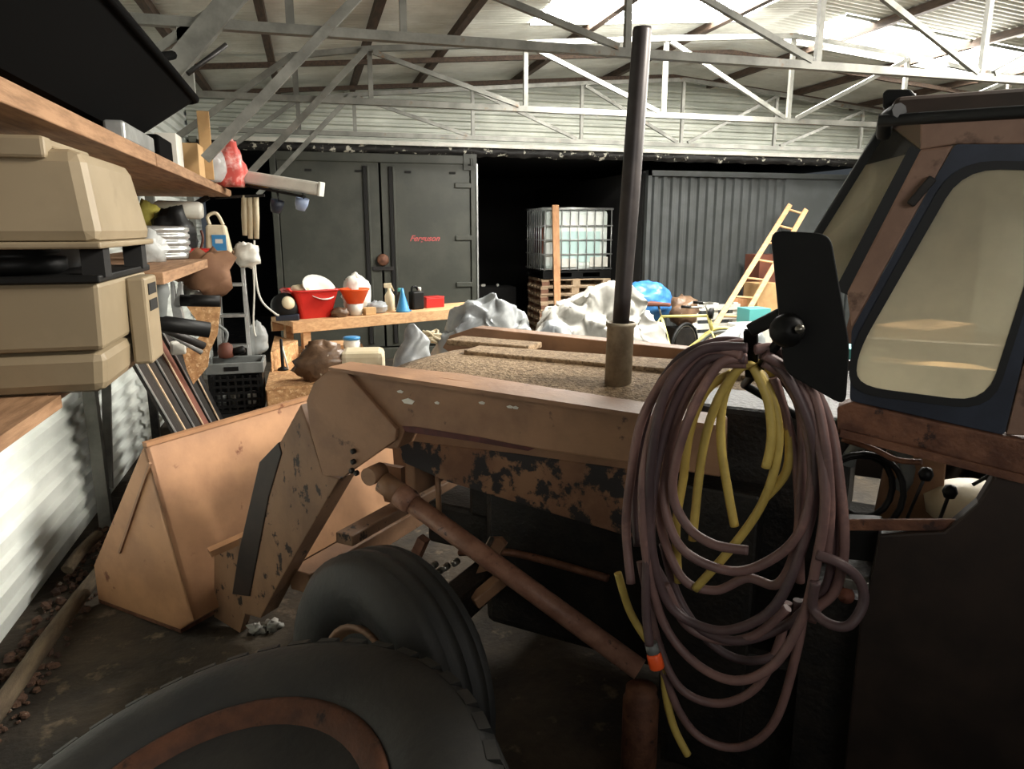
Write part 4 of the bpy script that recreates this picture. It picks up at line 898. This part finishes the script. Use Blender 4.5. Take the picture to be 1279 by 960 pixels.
# things stored between the shelf and the panels
def tube_thing(name, p, q, yy, yy2, r, m_, label, cat):
    return whole(MB().tube([AT(p, Y=yy), AT(q, Y=yy2)], r, 14), name, m_, label, cat)
tube_thing('black_pipe', (165, 398), (262, 412), 4.3, 4.4, .045, M['black'], 'thick black pipe poking out below the middle shelf', 'pipe')
tube_thing('dark_pipe', (200, 408), (255, 432), 4.55, 4.7, .024, M['darksteel'], 'thinner dark pipe just under the thick black pipe', 'pipe')
tube_thing('grey_rod', (215, 418), (252, 440), 4.75, 4.85, .016, M['galv'], 'grey metal rod lowest of the pipes below the shelf', 'rod')
tube_thing('chrome_cylinder', (231, 364), (264, 362), 4.7, 4.7, .042, M['steel'], 'polished metal cylinder lying below the brown paper bag', 'cylinder')
tube_thing('black_cylinder', (226, 375), (276, 376), 4.5, 4.5, .034, M['black'], 'black cylinder under the polished metal one', 'cylinder')
a = AT((195, 372), Y=4.35); whole(MB().lathe([(.03, 0), (.045, .02), (.05, .12), (.06, .15), (.05, .2), (.0, .22)], a - Vector((0, 0, .12)), (.1, 0, 1), 16), 'grey_canister', M['greyplastic'], 'grey rounded canister standing left of the polished cylinder', 'canister')
yb = [AT(p, Y=4.5) for p in ((213, 352), (217, 352), (220, 372), (223, 352), (228, 352), (226, 382), (230, 398), (217, 398), (214, 380))]
whole(MB().prism(yb, (0, .04, 0)), 'forked_bracket', M['galv'], 'pale forked metal bracket between the grey canister and cylinder', 'bracket', bev=.004)
ob = [AT(p, Y=5.05) for p in ((232, 380), (276, 382), (272, 418), (262, 440), (260, 458), (242, 480), (234, 462), (228, 440), (250, 420), (246, 400))]
whole(MB().prism(ob, (0, .015, 0)), 'osb_offcut', M['osb'], 'jagged offcut of chipboard standing between pipes and crate', 'offcut')
q = AT((223, 434), Y=4.9); whole(MB().rbox(q, (.09, .04, .09), .3, .3), 'white_block', M['white'], 'small white block wedged among the leaning panels', 'block', bev=.012)
whole(MB().box((-1.1, 4.3, 1.36), (.4, .8, .03)), 'storage_plank', M['darksteel'], 'dark plank carrying the canisters under the middle shelf', 'plank')

# beige case in two storeys
bc = thing('plastic_case', (-.9, 2.2, 1.456), 'large beige plastic case in two storeys at the left edge on the lower shelf', 'case')
def taper(x0, x1, y0, y1, z0, z1, tx0, tx1, ty0, ty1): return MB().hexa([Vector(v) for v in ((x0, y0, z0), (x1, y0, z0), (x1, y1, z0), (x0, y1, z0), (tx0, ty0, z1), (tx1, ty0, z1), (tx1, ty1, z1), (tx0, ty1, z1))])
taper(-1.16, -.50, 1.93, 2.44, 1.456, 1.56, -1.17, -.49, 1.92, 2.45).build('lower_tray', M['beige'], bc, bev=.025)
taper(-1.17, -.49, 1.92, 2.45, 1.562, 1.725, -1.17, -.485, 1.92, 2.45).build('lower_case', M['beige'], bc, bev=.012)
sc0 = MB().box((-.462, 2.26, 1.60), (.05, .16, .24)).build('side_column', M['beige'], bc, bev=.008)
for k in range(2): MB().box((-.4365, 2.26, 1.64 + k * .045), (.004, .10, .03)).build('slot', M['void'], sc0)
MB().box((-.84, 2.2, 1.733), (.72, .58, .018)).build('flange', M['black'], bc, bev=.004)
MB().box((-.9, 2.28, 1.77), (.5, .36, .09)).build('motor_bay', M['black'], bc)
MB().lathe([(.10, 0), (.115, .01), (.115, .04), (.09, .045), (.105, .05), (.10, .075), (.0, .085)], (-.70, 2.05, 1.742), (0, 0, 1), 24).build('motor_cap', M['black'], bc)
for yy in (1.98, 2.40): MB().box((-.50, yy, 1.775), (.05, .06, .08)).build('corner_post', M['void'], bc)
uc = taper(-1.17, -.465, 1.90, 2.50, 1.815, 2.03, -1.12, -.492, 1.93, 2.42).build('upper_case', M['beige'], bc, bev=.03)
MB().box((-.83, 2.19, 1.812), (.735, .61, .016)).build('upper_rim', M['beige'], bc, bev=.005)
MB().box((-.66, 1.945, 2.03), (.20, .06, .05)).build('latch', M['beige'], uc, bev=.008)
MB().box((-.82, 1.95, 2.03), (.09, .05, .06)).build('latch', M['beige'], uc, bev=.008)
MB().box((-.62, 2.15, 2.045), (.10, .34, .02)).build('top_handle', M['beige'], uc, bev=.006)

# ================================================================== BENCH AND ITS GOODS
a, b = AT((365, 402), Z=1.05), AT((597, 383), Z=1.05)
bd = (b - a).normalized(); bn = Vector((-bd.y, bd.x, 0))
bx_ = (bd, bn, Vector((0, 0, 1)))
be = thing('workbench', a + bd * .9 + bn * .25 - Vector((0, 0, 1.05)), 'low pale timber workbench of two long boards in front of the dark container', 'bench')
L_ = (b - a).length + .25
for k, (wd_, off) in enumerate(((.24, .13), (.24, .375))):
    MB().box(a + bd * L_ / 2 + bn * off - Vector((0, 0, .022)), (L_, wd_, .044), bx_).build('top_board', M['wood'], be, bev=.003)
MB().box(a + bd * L_ / 2 - Vector((0, 0, .05)), (L_, .03, .10), bx_).build('front_board', M['wood'], be, bev=.003)
MB().box(a + bd * L_ / 2 + bn * .49 - Vector((0, 0, .09)), (L_, .03, .09), bx_).build('rear_board', M['wood'], be)
for q in (.14, L_ - .2):
    for o_ in (.05, .45): MB().box(a + bd * q + bn * o_ - Vector((0, 0, .19 if q < 1 else .57)), (.07, .06, .28 if q < 1 else .95), bx_).build('leg', M['wood'], be)
# chipboard platform under it
PZ_ = .722
ob_ = thing('chipboard_platform', (0, 6.2, 0), 'low chipboard platform behind the bucket carrying the bench end', 'platform')
MB().box((.05, 6.35, PZ_ - .011), (.82, 1.9, .022)).build('top_panel', M['osb'], ob_)
MB().box((.05, 5.41, (PZ_ - .024) / 2), (.80, .02, PZ_ - .024)).build('front_panel', M['osb'], ob_)
MB().box((-.35, 6.35, (PZ_ - .024) / 2), (.02, 1.84, PZ_ - .024)).build('side_panel', M['osb'], ob_)
MB().box((.45, 6.35, (PZ_ - .024) / 2), (.02, 1.84, PZ_ - .024)).build('side_panel', M['osb'], ob_)
q = AT((354, 462), Z=PZ_)
ps = thing('black_stand', (q.x, q.y, PZ_), 'thin black stand with wide foot on the chipboard platform', 'stand')
MB().lathe([(.045, 0), (.04, .015), (.014, .03), (.012, .25), (.0, .26)], (q.x, q.y, PZ_), (0, 0, 1), 12).build('post', M['black'], ps)
MB().tube([(q.x + .04, q.y - .01, PZ_ + .01), (q.x + .005, q.y, PZ_ + .2)], .008, 6).build('stay', M['white'], ps)
whole(MB().prism([(-.34, 6.0, PZ_ + .001), (-.14, 6.6, PZ_ + .001), (-.35, 6.95, PZ_ + .001)], (0, 0, .16)), 'osb_wedge', M['osb'], 'shaded triangular chipboard offcut left of the black stand', 'offcut')
for k in range(3):
    whole(MB().box((.12 + .02 * k, 6.62, PZ_ + .02 + k * .041), (.5 - .08 * k, .3, .04), None), 'timber_board', M['wood'], ['lowest board of the short stack under the bench', 'middle board of the short stack under the bench', 'top board of the short stack under the bench'][k], 'board', 'boards stacked under the bench', bev=.003)

def BP(px, d=.12): return AT((px, 402 - (px - 365) * .082), Z=1.05) + bn * d
ZB = Vector((0, 0, .001))
# dark appliance with pale dial
q = BP(369, .16) + ZB
ap = thing('black_appliance', q, 'black rounded appliance with pale dial at the left end of the bench', 'appliance')
MB().lathe([(.0, -.08), (.08, -.075), (.12, -.03), (.12, .03), (.08, .075), (.0, .08)], q + Vector((-.02, .02, .12)), (.4, -.9, .3), 20).build('body', M['black'], ap)
MB().lathe([(.0, 0), (.055, 0), (.06, .01), (.05, .03), (.0, .034)], q + Vector((.01, -.05, .155)), (.4, -.9, .3), 18).build('dial', M['cream'], ap)
MB().box(q + Vector((.0, 0, .025)), (.2, .16, .05)).build('base', M['cabblue'], ap, bev=.01)
# red tub with basins
q = BP(404, .26) + ZB
rb = thing('red_tub', q, 'large red plastic tub heaped with basins on the left half of the bench', 'tub')
def tubprof(wb, wt, db, dt, h): 
    lo_ = rounded([q + bd * s1 * wb + bn * s2 * db for s1, s2 in ((-1, -1), (1, -1), (1, 1), (-1, 1))], .04, 4)
    hi_ = rounded([q + bd * s1 * wt + bn * s2 * dt + Vector((0, 0, h)) for s1, s2 in ((-1, -1), (1, -1), (1, 1), (-1, 1))], .05, 4)
    return lo_, hi_
lo_, hi_ = tubprof(.15, .215, .13, .18, .25); n = len(lo_)
c_ = q + Vector((0, 0, .25)); inn = [p + (c_ - p).normalized() * .012 for p in hi_]; inl = [p + (q - p).normalized() * .012 + Vector((0, 0, .012)) for p in lo_]
MB().add(lo_ + hi_ + inn + inl, [tuple(range(n - 1, -1, -1))] + [(i + k * n, (i + 1) % n + k * n, (i + 1) % n + (k + 1) * n, i + (k + 1) * n) for k in range(3) for i in range(n)] + [tuple(range(3 * n, 4 * n))]).build('shell', M['red'], rb)
MB().tube(hi_, .011, 8, True).build('rim', M['red'], rb)
for k in range(3): MB().bar(lo_[n - 3] * .3 + hi_[n - 3] * .7 + bd * (-.005 + .0 * k) + bn * (.0 - k * .09), hi_[n - 3] - bn * (k * .09), .012, .01).build('side_rib', M['red'], rb)
MB().tube(spline([hi_[0] - bd * .01, hi_[0] - bd * .04 + Vector((0, 0, .02)), hi_[0] - bd * .04 + bn * .12 + Vector((0, 0, .02)), hi_[0] + bn * .12], 4), .012, 8).build('handle', M['red'], rb)
whole(MB().lathe([(.10, 0), (.15, .05), (.16, .055), (.155, .06), (.10, .012), (.0, .012)], q + Vector((.07, -.02, .235)), (.35, -.6, .75), 24), 'white_basin', M['white'], 'white round basin tilted on top of the red tub', 'basin')
blob('yellow_cloth', q + Vector((-.08, -.02, .25)), (.09, .09, .05), M['cream'], 'pale yellow cloth in the red tub left of the basin', 'cloth', 21)
# orange funnel over white cone
q = BP(452, .12) + ZB
of_ = thing('orange_funnel', q, 'bright orange bowl shaped funnel on a white cone on the bench', 'funnel')
MB().lathe([(.035, 0), (.06, .005), (.075, .11), (.0, .11)], q, (0, 0, 1), 20).build('white_cone', M['white'], of_)
MB().lathe([(.075, .11), (.135, .235), (.145, .24), (.14, .25), (.07, .125), (.0, .12)], q, (0, 0, 1), 24).build('bowl', M['orange'], of_)
q2 = BP(466, .32) + ZB; blob('white_bag', q2 + Vector((0, 0, .16)), (.14, .12, .20), M['white'], 'white crumpled bag standing behind the orange funnel', 'bag', 24, amp=.35)
q2 = BP(482, .16) + ZB; blob('foil_bag', q2 + Vector((0, 0, .05)), (.10, .08, .065), M['silver'], 'silver foil bag lying right of the orange funnel', 'bag', 26, amp=.35)
q2 = BP(466, .06) + ZB; whole(MB().rbox(q2 + Vector((0, 0, .035)), (.11, .06, .07), .4), 'small_carton', M['card'], 'small brown carton at the bench edge below the orange funnel', 'carton', bev=.004)
q2 = BP(477, .30) + ZB; bottle('clear_bottle', q2, [(.03, 0), (.034, .01), (.034, .14), (.014, .19), (.014, .215)], M['clear'], M['white'], .017, 'clear bottle behind the silver foil bag', 'bottle')
q2 = BP(430, .08) + ZB; blob('dark_rag', q2 + Vector((0, 0, .035)), (.08, .05, .05), M['brownbag'], 'dark shiny rag between the red tub and the funnel', 'rag', 27, amp=.4)
# spray bottle
q = BP(503, .24) + ZB
sb = thing('spray_bottle', q, 'cream spray bottle behind the blue funnel on the bench', 'bottle')
MB().lathe([(.04, 0), (.048, .01), (.048, .15), (.02, .2), (.018, .225)], q, (0, 0, 1), 18).build('body', M['cream'], sb)
MB().hexa([q + Vector(v) for v in ((-.05, -.015, .225), (.025, -.015, .225), (.025, .015, .225), (-.05, .015, .225), (-.055, -.012, .27), (.02, -.012, .275), (.02, .012, .275), (-.055, .012, .27))]).build('trigger_head', M['cream'], sb, bev=.006)
MB().bar(q + Vector((.02, 0, .25)), q + Vector((.045, 0, .195)), .012, .012).build('trigger', M['cream'], sb)
q = BP(509, .08) + ZB
bf = thing('blue_funnel', q, 'light blue funnel standing upside down on the bench', 'funnel')
MB().lathe([(.07, 0), (.07, .012), (.066, .02), (.022, .17), (.012, .23), (.006, .23)], q, (0, 0, 1), 22).build('cone', M['blue'], bf)
MB().box(q + Vector((.07, 0, .008)), (.03, .02, .012)).build('tab', M['blue'], bf, bev=.003)
q = BP(519, .28) + ZB
bottle('dark_teal_bottle', q, [(.045, 0), (.05, .01), (.05, .13), (.022, .16), (.022, .18)], M['darksteel'], M['teal'], .026, 'dark bottle with teal cap between the blue funnel and black can', 'bottle')
q = BP(534, .2) + ZB
jc = thing('black_jerrycan', q, 'black plastic oil can with white cap on the bench', 'can')
MB().hexa([q + bd * x_ + bn * y_ + Vector((0, 0, z_)) for x_, y_, z_ in ((-.065, -.05, 0), (.065, -.05, 0), (.065, .05, 0), (-.065, .05, 0), (-.065, -.05, .18), (.065, -.05, .18), (.065, .05, .18), (-.065, .05, .18))]).build('body', M['black'], jc, bev=.014)
MB().tube(spline([q - bd * .05 + Vector((0, 0, .175)), q - bd * .045 + Vector((0, 0, .22)), q + Vector((0, 0, .225)), q + bd * .03 + Vector((0, 0, .18))], 4), .012, 8).build('handle', M['black'], jc)
MB().lathe([(.022, 0), (.022, .035), (.018, .04)], q + bd * .035 + Vector((0, 0, .18)), (0, 0, 1), 14).build('cap', M['white'], jc)
q = BP(558, .26) + ZB
rx = thing('red_toolbox', q, 'small flat red box at the right end of the bench', 'box')
MB().box(q + Vector((0, 0, .05)), (.22, .12, .10), bx_).build('body', M['red'], rx, bev=.006)
MB().box(q + Vector((0, 0, .106)), (.225, .125, .012), bx_).build('lid', M['red'], rx, bev=.004)
# under the bench
q = AT((440, 432), Z=.86); 
wt = thing('white_bucket', q - Vector((0, 0, .137)), 'small white bucket with blue lid under the bench front', 'bucket')
q = q - Vector((0, 0, .137))
MB().lathe([(.05, 0), (.062, .01), (.068, .19), (.06, .2)], q, (0, 0, 1), 20).build('body', M['white'], wt)
MB().lathe([(.074, .195), (.074, .215), (.06, .22), (.0, .22)], q, (0, 0, 1), 20).build('lid', M['blue'], wt)
MB().tube(spline([q + Vector((-.068, 0, .17)), q + Vector((-.05, -.06, .1)), q + Vector((.05, -.06, .1)), q + Vector((.068, 0, .17))], 4), .004, 6).build('bail_handle', M['steel'], wt)
q = AT((410, 458), Z=.85); blob('wrapped_bundle', (q.x - .02, 5.58, PZ_ + .12), (.22, .14, .17), M['brownbag'], 'brown bundle in shiny clear wrap on the chipboard platform', 'bundle', 31, amp=.45, fr=3)
whole(MB().rbox((AT((455, 450), Y=5.45).x, 5.52, PZ_ + .12), (.32, .2, .23), -.15, .1), 'paper_sack', M['cream'], 'pale paper sack on the platform beside the brown bundle', 'sack', bev=.04)
whole(MB().rbox((AT((402, 432), Y=5.9).x, 6.0, PZ_ + .016), (.3, .25, .03), .2), 'pale_lid', M['cream'], 'pale flat board on the platform behind the brown bundle', 'board', bev=.005)

# ================================================================== TARPS, BICYCLE, LADDER
def heap(name, c, rx_, ry_, h, m_, label, seed, peak=(0, 0), crumple=.06, tilt=0, nu=84, nv=64):
    """a sheet thrown over low lumps: a broad mound with creases pushed in and out of it"""
    o = Vector((seed * 2.3, seed * 1.1, seed * .7))
    def rdg(p): return 1 - 2 * abs(noise.noise(p))
    def fn(a, b):
        x, y_ = a * 2 - 1, b * 2 - 1
        r = min(1, (abs(x) ** 2.4 + abs(y_) ** 2.4) ** (1 / 2.4))
        dx, dy = x - peak[0], y_ - peak[1]
        z = h * math.cos(min(1, r) * math.pi / 2) ** .62 * (1 - .22 * (dx * dx + dy * dy)) * (1 + tilt * x)
        P = Vector((x * rx_, y_ * ry_, z)); e = min(1, (1 - r) * 5)
        z += e * .09 * noise.noise(P * 2.1 + o)
        Q = P * 3.2 + o
        q = P + Vector((rdg(Q), rdg(Q + Vector((7, 3, 1))), rdg(Q + Vector((2, 9, 5))))) * crumple * e
        Q = P * 8 + o
        q += Vector((rdg(Q), rdg(Q + Vector((7, 3, 1))), rdg(Q + Vector((2, 9, 5))))) * crumple * .4 * e
        return Vector((c[0] + q.x, c[1] + q.y, max(.005, q.z + z - P.z)))
    return whole(MB().grid(fn, nu, nv, smooth=True), name, m_, label, 'tarp')
heap('silver_tarp', (1.26, 5.85), .70, .38, 1.27, M['silver'], 'silver grey tarp heap at the right end of the bench', 41, peak=(.35, .1), tilt=.16, crumple=.075)
heap('white_plastic_sheet', (2.58, 6.75), 1.06, .55, 1.28, M['whitesheet'], 'big white plastic sheet heaped behind the bonnet and exhaust', 42, peak=(.5, .1), tilt=.2, crumple=.10)
heap('silver_tarp', (.66, 5.16), .30, .22, 1.14, M['silver'], 'small silver tarp folded under the front of the bench', 45, crumple=.04)
heap('grey_plastic_sheet', (3.65, 5.65), .5, .36, .92, M['silver'], 'thin grey plastic sheet in front of the bicycle wheels', 47)
q = AT((818, 378), Y=8.2)
blob('blue_tarp', (q.x + .0, 8.5, q.z - .02), (.36, .26, .26), M['bluetarp'], 'bundled bright blue tarpaulin right of the exhaust pipe', 'tarp', 51, amp=.22, fr=1.9, nu=40, nv=28, flat=False)
whole(MB().box((q.x - .05, 8.62, (q.z - .3) / 2), (.45, .4, q.z - .3)), 'dark_crate', M['engine'], 'dark crate carrying the blue tarpaulin bundle', 'crate', bev=.01)
q = AT((858, 385), Y=8.6); blob('cloth_sack', (q.x, 8.7, q.z - .05), (.2, .2, .20), M['brownbag'], 'brown sack between the blue tarp and the bicycle', 'sack', 55, amp=.3, flat=False)
whole(MB().box((q.x, 8.72, (q.z - .26) / 2), (.3, .3, q.z - .26)), 'dark_crate', M['engine'], 'dark crate under the brown sack', 'crate', bev=.01)
heap('grey_plastic_sheet', (2.05, 6.1), .42, .3, 1.0, M['silver'], 'low grey plastic sheet in the gap between the silver heap and the white heap', 49)
# bicycle
bw = AT((906, 440), Y=7.3); bw.z = .36; rear = bw + Vector((-.75, .70, 0)); rear = bw + (rear - bw).normalized() * 1.04
bdx = (bw - rear).normalized(); bsd = Vector((-bdx.y, bdx.x, 0)); Zv = Vector((0, 0, 1))
bk_ = thing('bicycle', (bw + rear) / 2 - Vector((0, 0, .36)), 'old pale yellow bicycle standing before the wooden ladder', 'bicycle')
sc_ = 1.08
for nm, c in (('front_wheel', bw), ('rear_wheel', rear)):
    cir = [c + (bdx * math.cos(k / 32 * 2 * math.pi) + Zv * math.sin(k / 32 * 2 * math.pi)) * .335 for k in range(32)]
    wh = MB().tube(cir, .019, 8, True).build(nm, M['black'] if nm[0] == 'r' else M['greyplastic'], bk_)
    MB().tube([c + (p - c) * .93 for p in cir], .010, 6, True).build('rim', M['steel'], wh)
    sp_ = MB()
    for k in range(0, 32, 2): sp_.tube([c + bsd * .02, c + (cir[k] - c) * .93], .0016, 4)
    so_ = sp_.build('spokes', M['steel'], wh); so_['kind'] = 'stuff'
    MB().tube([c - bsd * .05, c + bsd * .05], .02, 10).build('hub', M['steel'], wh)
    arc = [c + (bdx * math.cos(R(a_)) + Zv * math.sin(R(a_))) * .372 for a_ in range(20 if nm[0] == 'f' else 30, 175, 12)]
    MB().tube(arc, .018, 6).build('mudguard', M['bikey'], bk_)
bb = rear + bdx * .44 + Zv * -.05; seat_t = rear + bdx * .27 + Zv * .46; head_b = bw - bdx * .16 + Zv * .33; head_t = bw - bdx * .215 + Zv * .50
fr = MB()
for a, b, r_ in ((bb, head_b, .02), (seat_t, head_t, .017), (bb, seat_t, .017), (bb, rear, .011), (seat_t, rear, .010), (head_b, head_t, .022)): fr.tube([a, b], r_, 10)
fr.build('frame', M['bikey'], bk_)
for s_ in (-1, 1): MB().tube([head_b + bsd * .045 * s_, bw + bsd * .05 * s_], .011, 8).build('fork_blade', M['bikey'], bk_)
stem = head_t + Zv * .12 - bdx * .03
MB().tube([head_t, stem], .014, 8).build('stem', M['steel'], bk_)
MB().tube(spline([stem - bsd * .28 - bdx * .2, stem - bsd * .27, stem - bsd * .1 + Zv * .02, stem + bsd * .1 + Zv * .02, stem + bsd * .27, stem + bsd * .28 - bdx * .2], 4), .012, 8).build('handlebar', M['steel'], bk_)
for s_ in (-1, 1): MB().tube([stem + bsd * .28 * s_ - bdx * .1, stem + bsd * .28 * s_ - bdx * .22], .017, 8).build('grip', M['black'], bk_)
MB().lathe([(.0, 0), (.06, .02), (.065, .06), (.0, .06)], stem + bdx * .02 - Zv * .09, bdx, 14).build('headlamp', M['black'], bk_)
st_ = seat_t + (seat_t - bb).normalized() * .13
MB().tube([seat_t, st_], .012, 8).build('seat_post', M['steel'], bk_)
MB().hexa([st_ + bdx * x_ + bsd * y_ + Zv * z_ for x_, y_, z_ in ((-.13, -.09, 0), (.15, -.02, 0), (.15, .02, 0), (-.13, .09, 0), (-.13, -.09, .05), (.15, -.02, .04), (.15, .02, .04), (-.13, .09, .05))]).build('saddle', M['rebrown'], bk_, bev=.015)
MB().lathe([(.03, -.006), (.085, -.006), (.085, .006), (.03, .006)], bb + bsd * .05, bsd, 18).build('chainring', M['darksteel'], bk_)
for s_ in (-1, 1):
    MB().tube([bb + bsd * .07 * s_, bb + bsd * .08 * s_ + (bdx * .10 - Zv * .13) * s_], .009, 6).build('crank', M['steel'], bk_)
MB().tube([rear - Zv * .0 + bsd * .06, rear - Zv * .34 + bsd * .2], .009, 6).build('kickstand', M['steel'], bk_)
# second, dark bicycle behind it
c = AT((848, 418), Y=8.05)
dw = thing('spare_bicycle_tyre', (c.x + .2, 8.25, 0), 'dark bicycle wheel leaning below the blue tarp', 'bicycle tyre')
c = Vector((c.x + .2, 8.25, .34)); cir = [c + (Vector((.85, .5, 0)) * math.cos(k / 28 * 2 * math.pi) + Zv * math.sin(k / 28 * 2 * math.pi)) * .32 for k in range(28)]
MB().tube(cir, .022, 8, True).build('tyre', M['black'], dw); MB().tube([c + (p - c) * .92 for p in cir], .01, 6, True).build('rim', M['steel'], dw)
# ladder
lt = [AT((987, 256), Y=10.25), AT((1007, 262), Y=10.1)]
lb_ = [AT((905, 388), Y=9.1), AT((927, 402), Y=9.0)]
ld = thing('wooden_ladder', Vector((5.0, 8.7, 0)), 'pale wooden ladder leaning up against the grey corrugated container', 'ladder')
ends = []
for a, b in zip(lt, lb_):
    e = b + (b - a) * ((b.z - .02) / (a.z - b.z)); ends.append((a, e)); MB().bar(a, e, .05, .075, (1, 0, 0)).build('rail', M['wood'], ld, bev=.008)
for k in range(9):
    f_ = .03 + k * .115
    MB().tube([mixp(ends[0][0], ends[0][1], f_), mixp(ends[1][0], ends[1][1], f_)], .018, 8).build('rung', M['wood'], ld)
# slatted pallet, boxes beside the ladder
q = AT((893, 395), Y=9.5)
pp = thing('white_pallet', (q.x, 9.5, 0), 'white slatted pallet standing on edge behind the bicycle', 'pallet')
for k in range(5): MB().box((q.x, 9.46, q.z - .42 + k * .14), (.78, .02, .085)).build('slat', M['white'], pp)
for dx in (-.33, 0, .33): MB().box((q.x + dx, 9.52, (q.z + .2) / 2), (.08, .09, q.z + .2)).build('bearer', M['white'], pp)
def stand_box(name, p0, p1, yy, dep, m_, label, cat, z0=None):
    a, b = AT(p0, Y=yy), AT(p1, Y=yy); z0 = b.z if z0 is None else z0
    return whole(MB().box(((a.x + b.x) / 2, yy + dep / 2, (z0 + a.z) / 2), (abs(b.x - a.x), dep, a.z - z0)), name, m_, label, cat, bev=.006)
stand_box('brown_cabinet', (950, 318), (990, 420), 9.9, .4, M['rebrown'], 'reddish brown cabinet behind the ladder and mirror', 'cabinet', 0)
stand_box('cardboard_box', (948, 354), (972, 395), 9.48, .38, M['card'], 'tall brown cardboard box right of the ladder foot', 'box', 0)
stand_box('wooden_board', (917, 371), (947, 405), 9.75, .03, M['orangewood'], 'flat brown board standing behind the ladder foot', 'board', 0)
stand_box('teal_box', (937, 386), (962, 410), 8.45, .3, M['teal'], 'teal green box in front of the cardboard box', 'box', 0)
stand_box('white_box', (925, 406), (965, 425), 8.0, .3, M['white'], 'white box in front of the teal box beside the bicycle wheel', 'box', 0)
# pale rope tangle at the bench front
rp_ = []; rr_ = random.Random(12)
for k in range(34):
    c = AT((536, 420), Z=.98); a_ = k * 1.9
    rp_.append(c + Vector((.15 * math.cos(a_) * rr_.uniform(.3, 1), .07 * math.sin(a_) * rr_.uniform(.3, 1), rr_.uniform(-.06, .05))))
whole(MB().tube(spline(rp_, 5), .012, 6), 'rope_tangle', M['cream'], 'tangle of pale rope lying on the tarp at the bench front', 'rope')

# ================================================================== ALONG THE LEFT WALL
m = MB(); rnd = random.Random(3)
for k in range(620):
    x = XL + .05 + rnd.random() ** 1.3 * .22; yy = 1.6 + rnd.random() * 3.4; r_ = .007 + rnd.random() ** 2 * .02
    m.lathe([(0, -r_ * .6), (r_, -r_ * .2), (r_ * .8, r_ * .5), (0, r_ * .7)], (x, yy, r_ * .4 + .004), (rnd.random() - .5, rnd.random() - .5, 1), 5)
m.sm = [False] * len(m.sm)
o = m.build('rubble', M['rubble']); tag(o, 'brown rubble and grit along the foot of the corrugated wall', 'rubble', None, 'stuff')
lg = MB().tube(spline([(-1.26, 2.2, .07), (-1.22, 2.9, .085), (-1.20, 3.5, .075), (-1.14, 4.1, .08), (-1.05, 4.5, .06)], 6), .036, 12)
whole(lg, 'log', M['log'], 'grey brown log lying along the foot of the corrugated wall', 'log')
whole(MB().tube(spline([AT((84, 712), Z=.12), AT((100, 690), Z=.16), AT((122, 668), Z=.14)], 5), .03, 10), 'log', M['log'], 'short broken log end beside the bucket tip', 'log')
rs = random.Random(9)
for k, (px, py) in enumerate(((322, 790), (340, 786))):
    q = AT((px, py), Z=.0)
    blob('crumpled_scrap', (q.x, q.y, .018), (.035 + .01 * (k % 2), .026, .025), M['whitesheet'],
         ['pale crumpled scrap on the floor left of the front wheel', 'second pale scrap right beside the front wheel', 'stone on the floor left of the loader post, first from the left', 'stone on the floor in the middle of three by the loader post', 'stone on the floor closest to the loader post'][k], 'scrap' if k < 2 else 'stone', 60 + k, nu=14, nv=10, amp=1.1, fr=2.5)

# goods beyond the cab, seen through its dusty window
for k, (x_, y_, w__, d_, h_, mm, lb) in enumerate(((4.9, 4.6, .7, .5, .75, 'card', 'big pale cardboard box on the floor beyond the cab, seen through its window'), (5.7, 5.6, .9, .5, .95, 'wood', 'pale timber crate beyond the cab, further right through its window'), (4.3, 5.1, .5, .4, .9, 'teal', 'greenish box beyond the cab, leftmost through its window'))):
    whole(MB().rbox((x_, y_, h_ / 2), (w__, d_, h_), .3 * k), ['cardboard_box', 'timber_crate', 'green_box'][k], M[mm], lb, ['box', 'crate', 'box'][k], bev=.008)
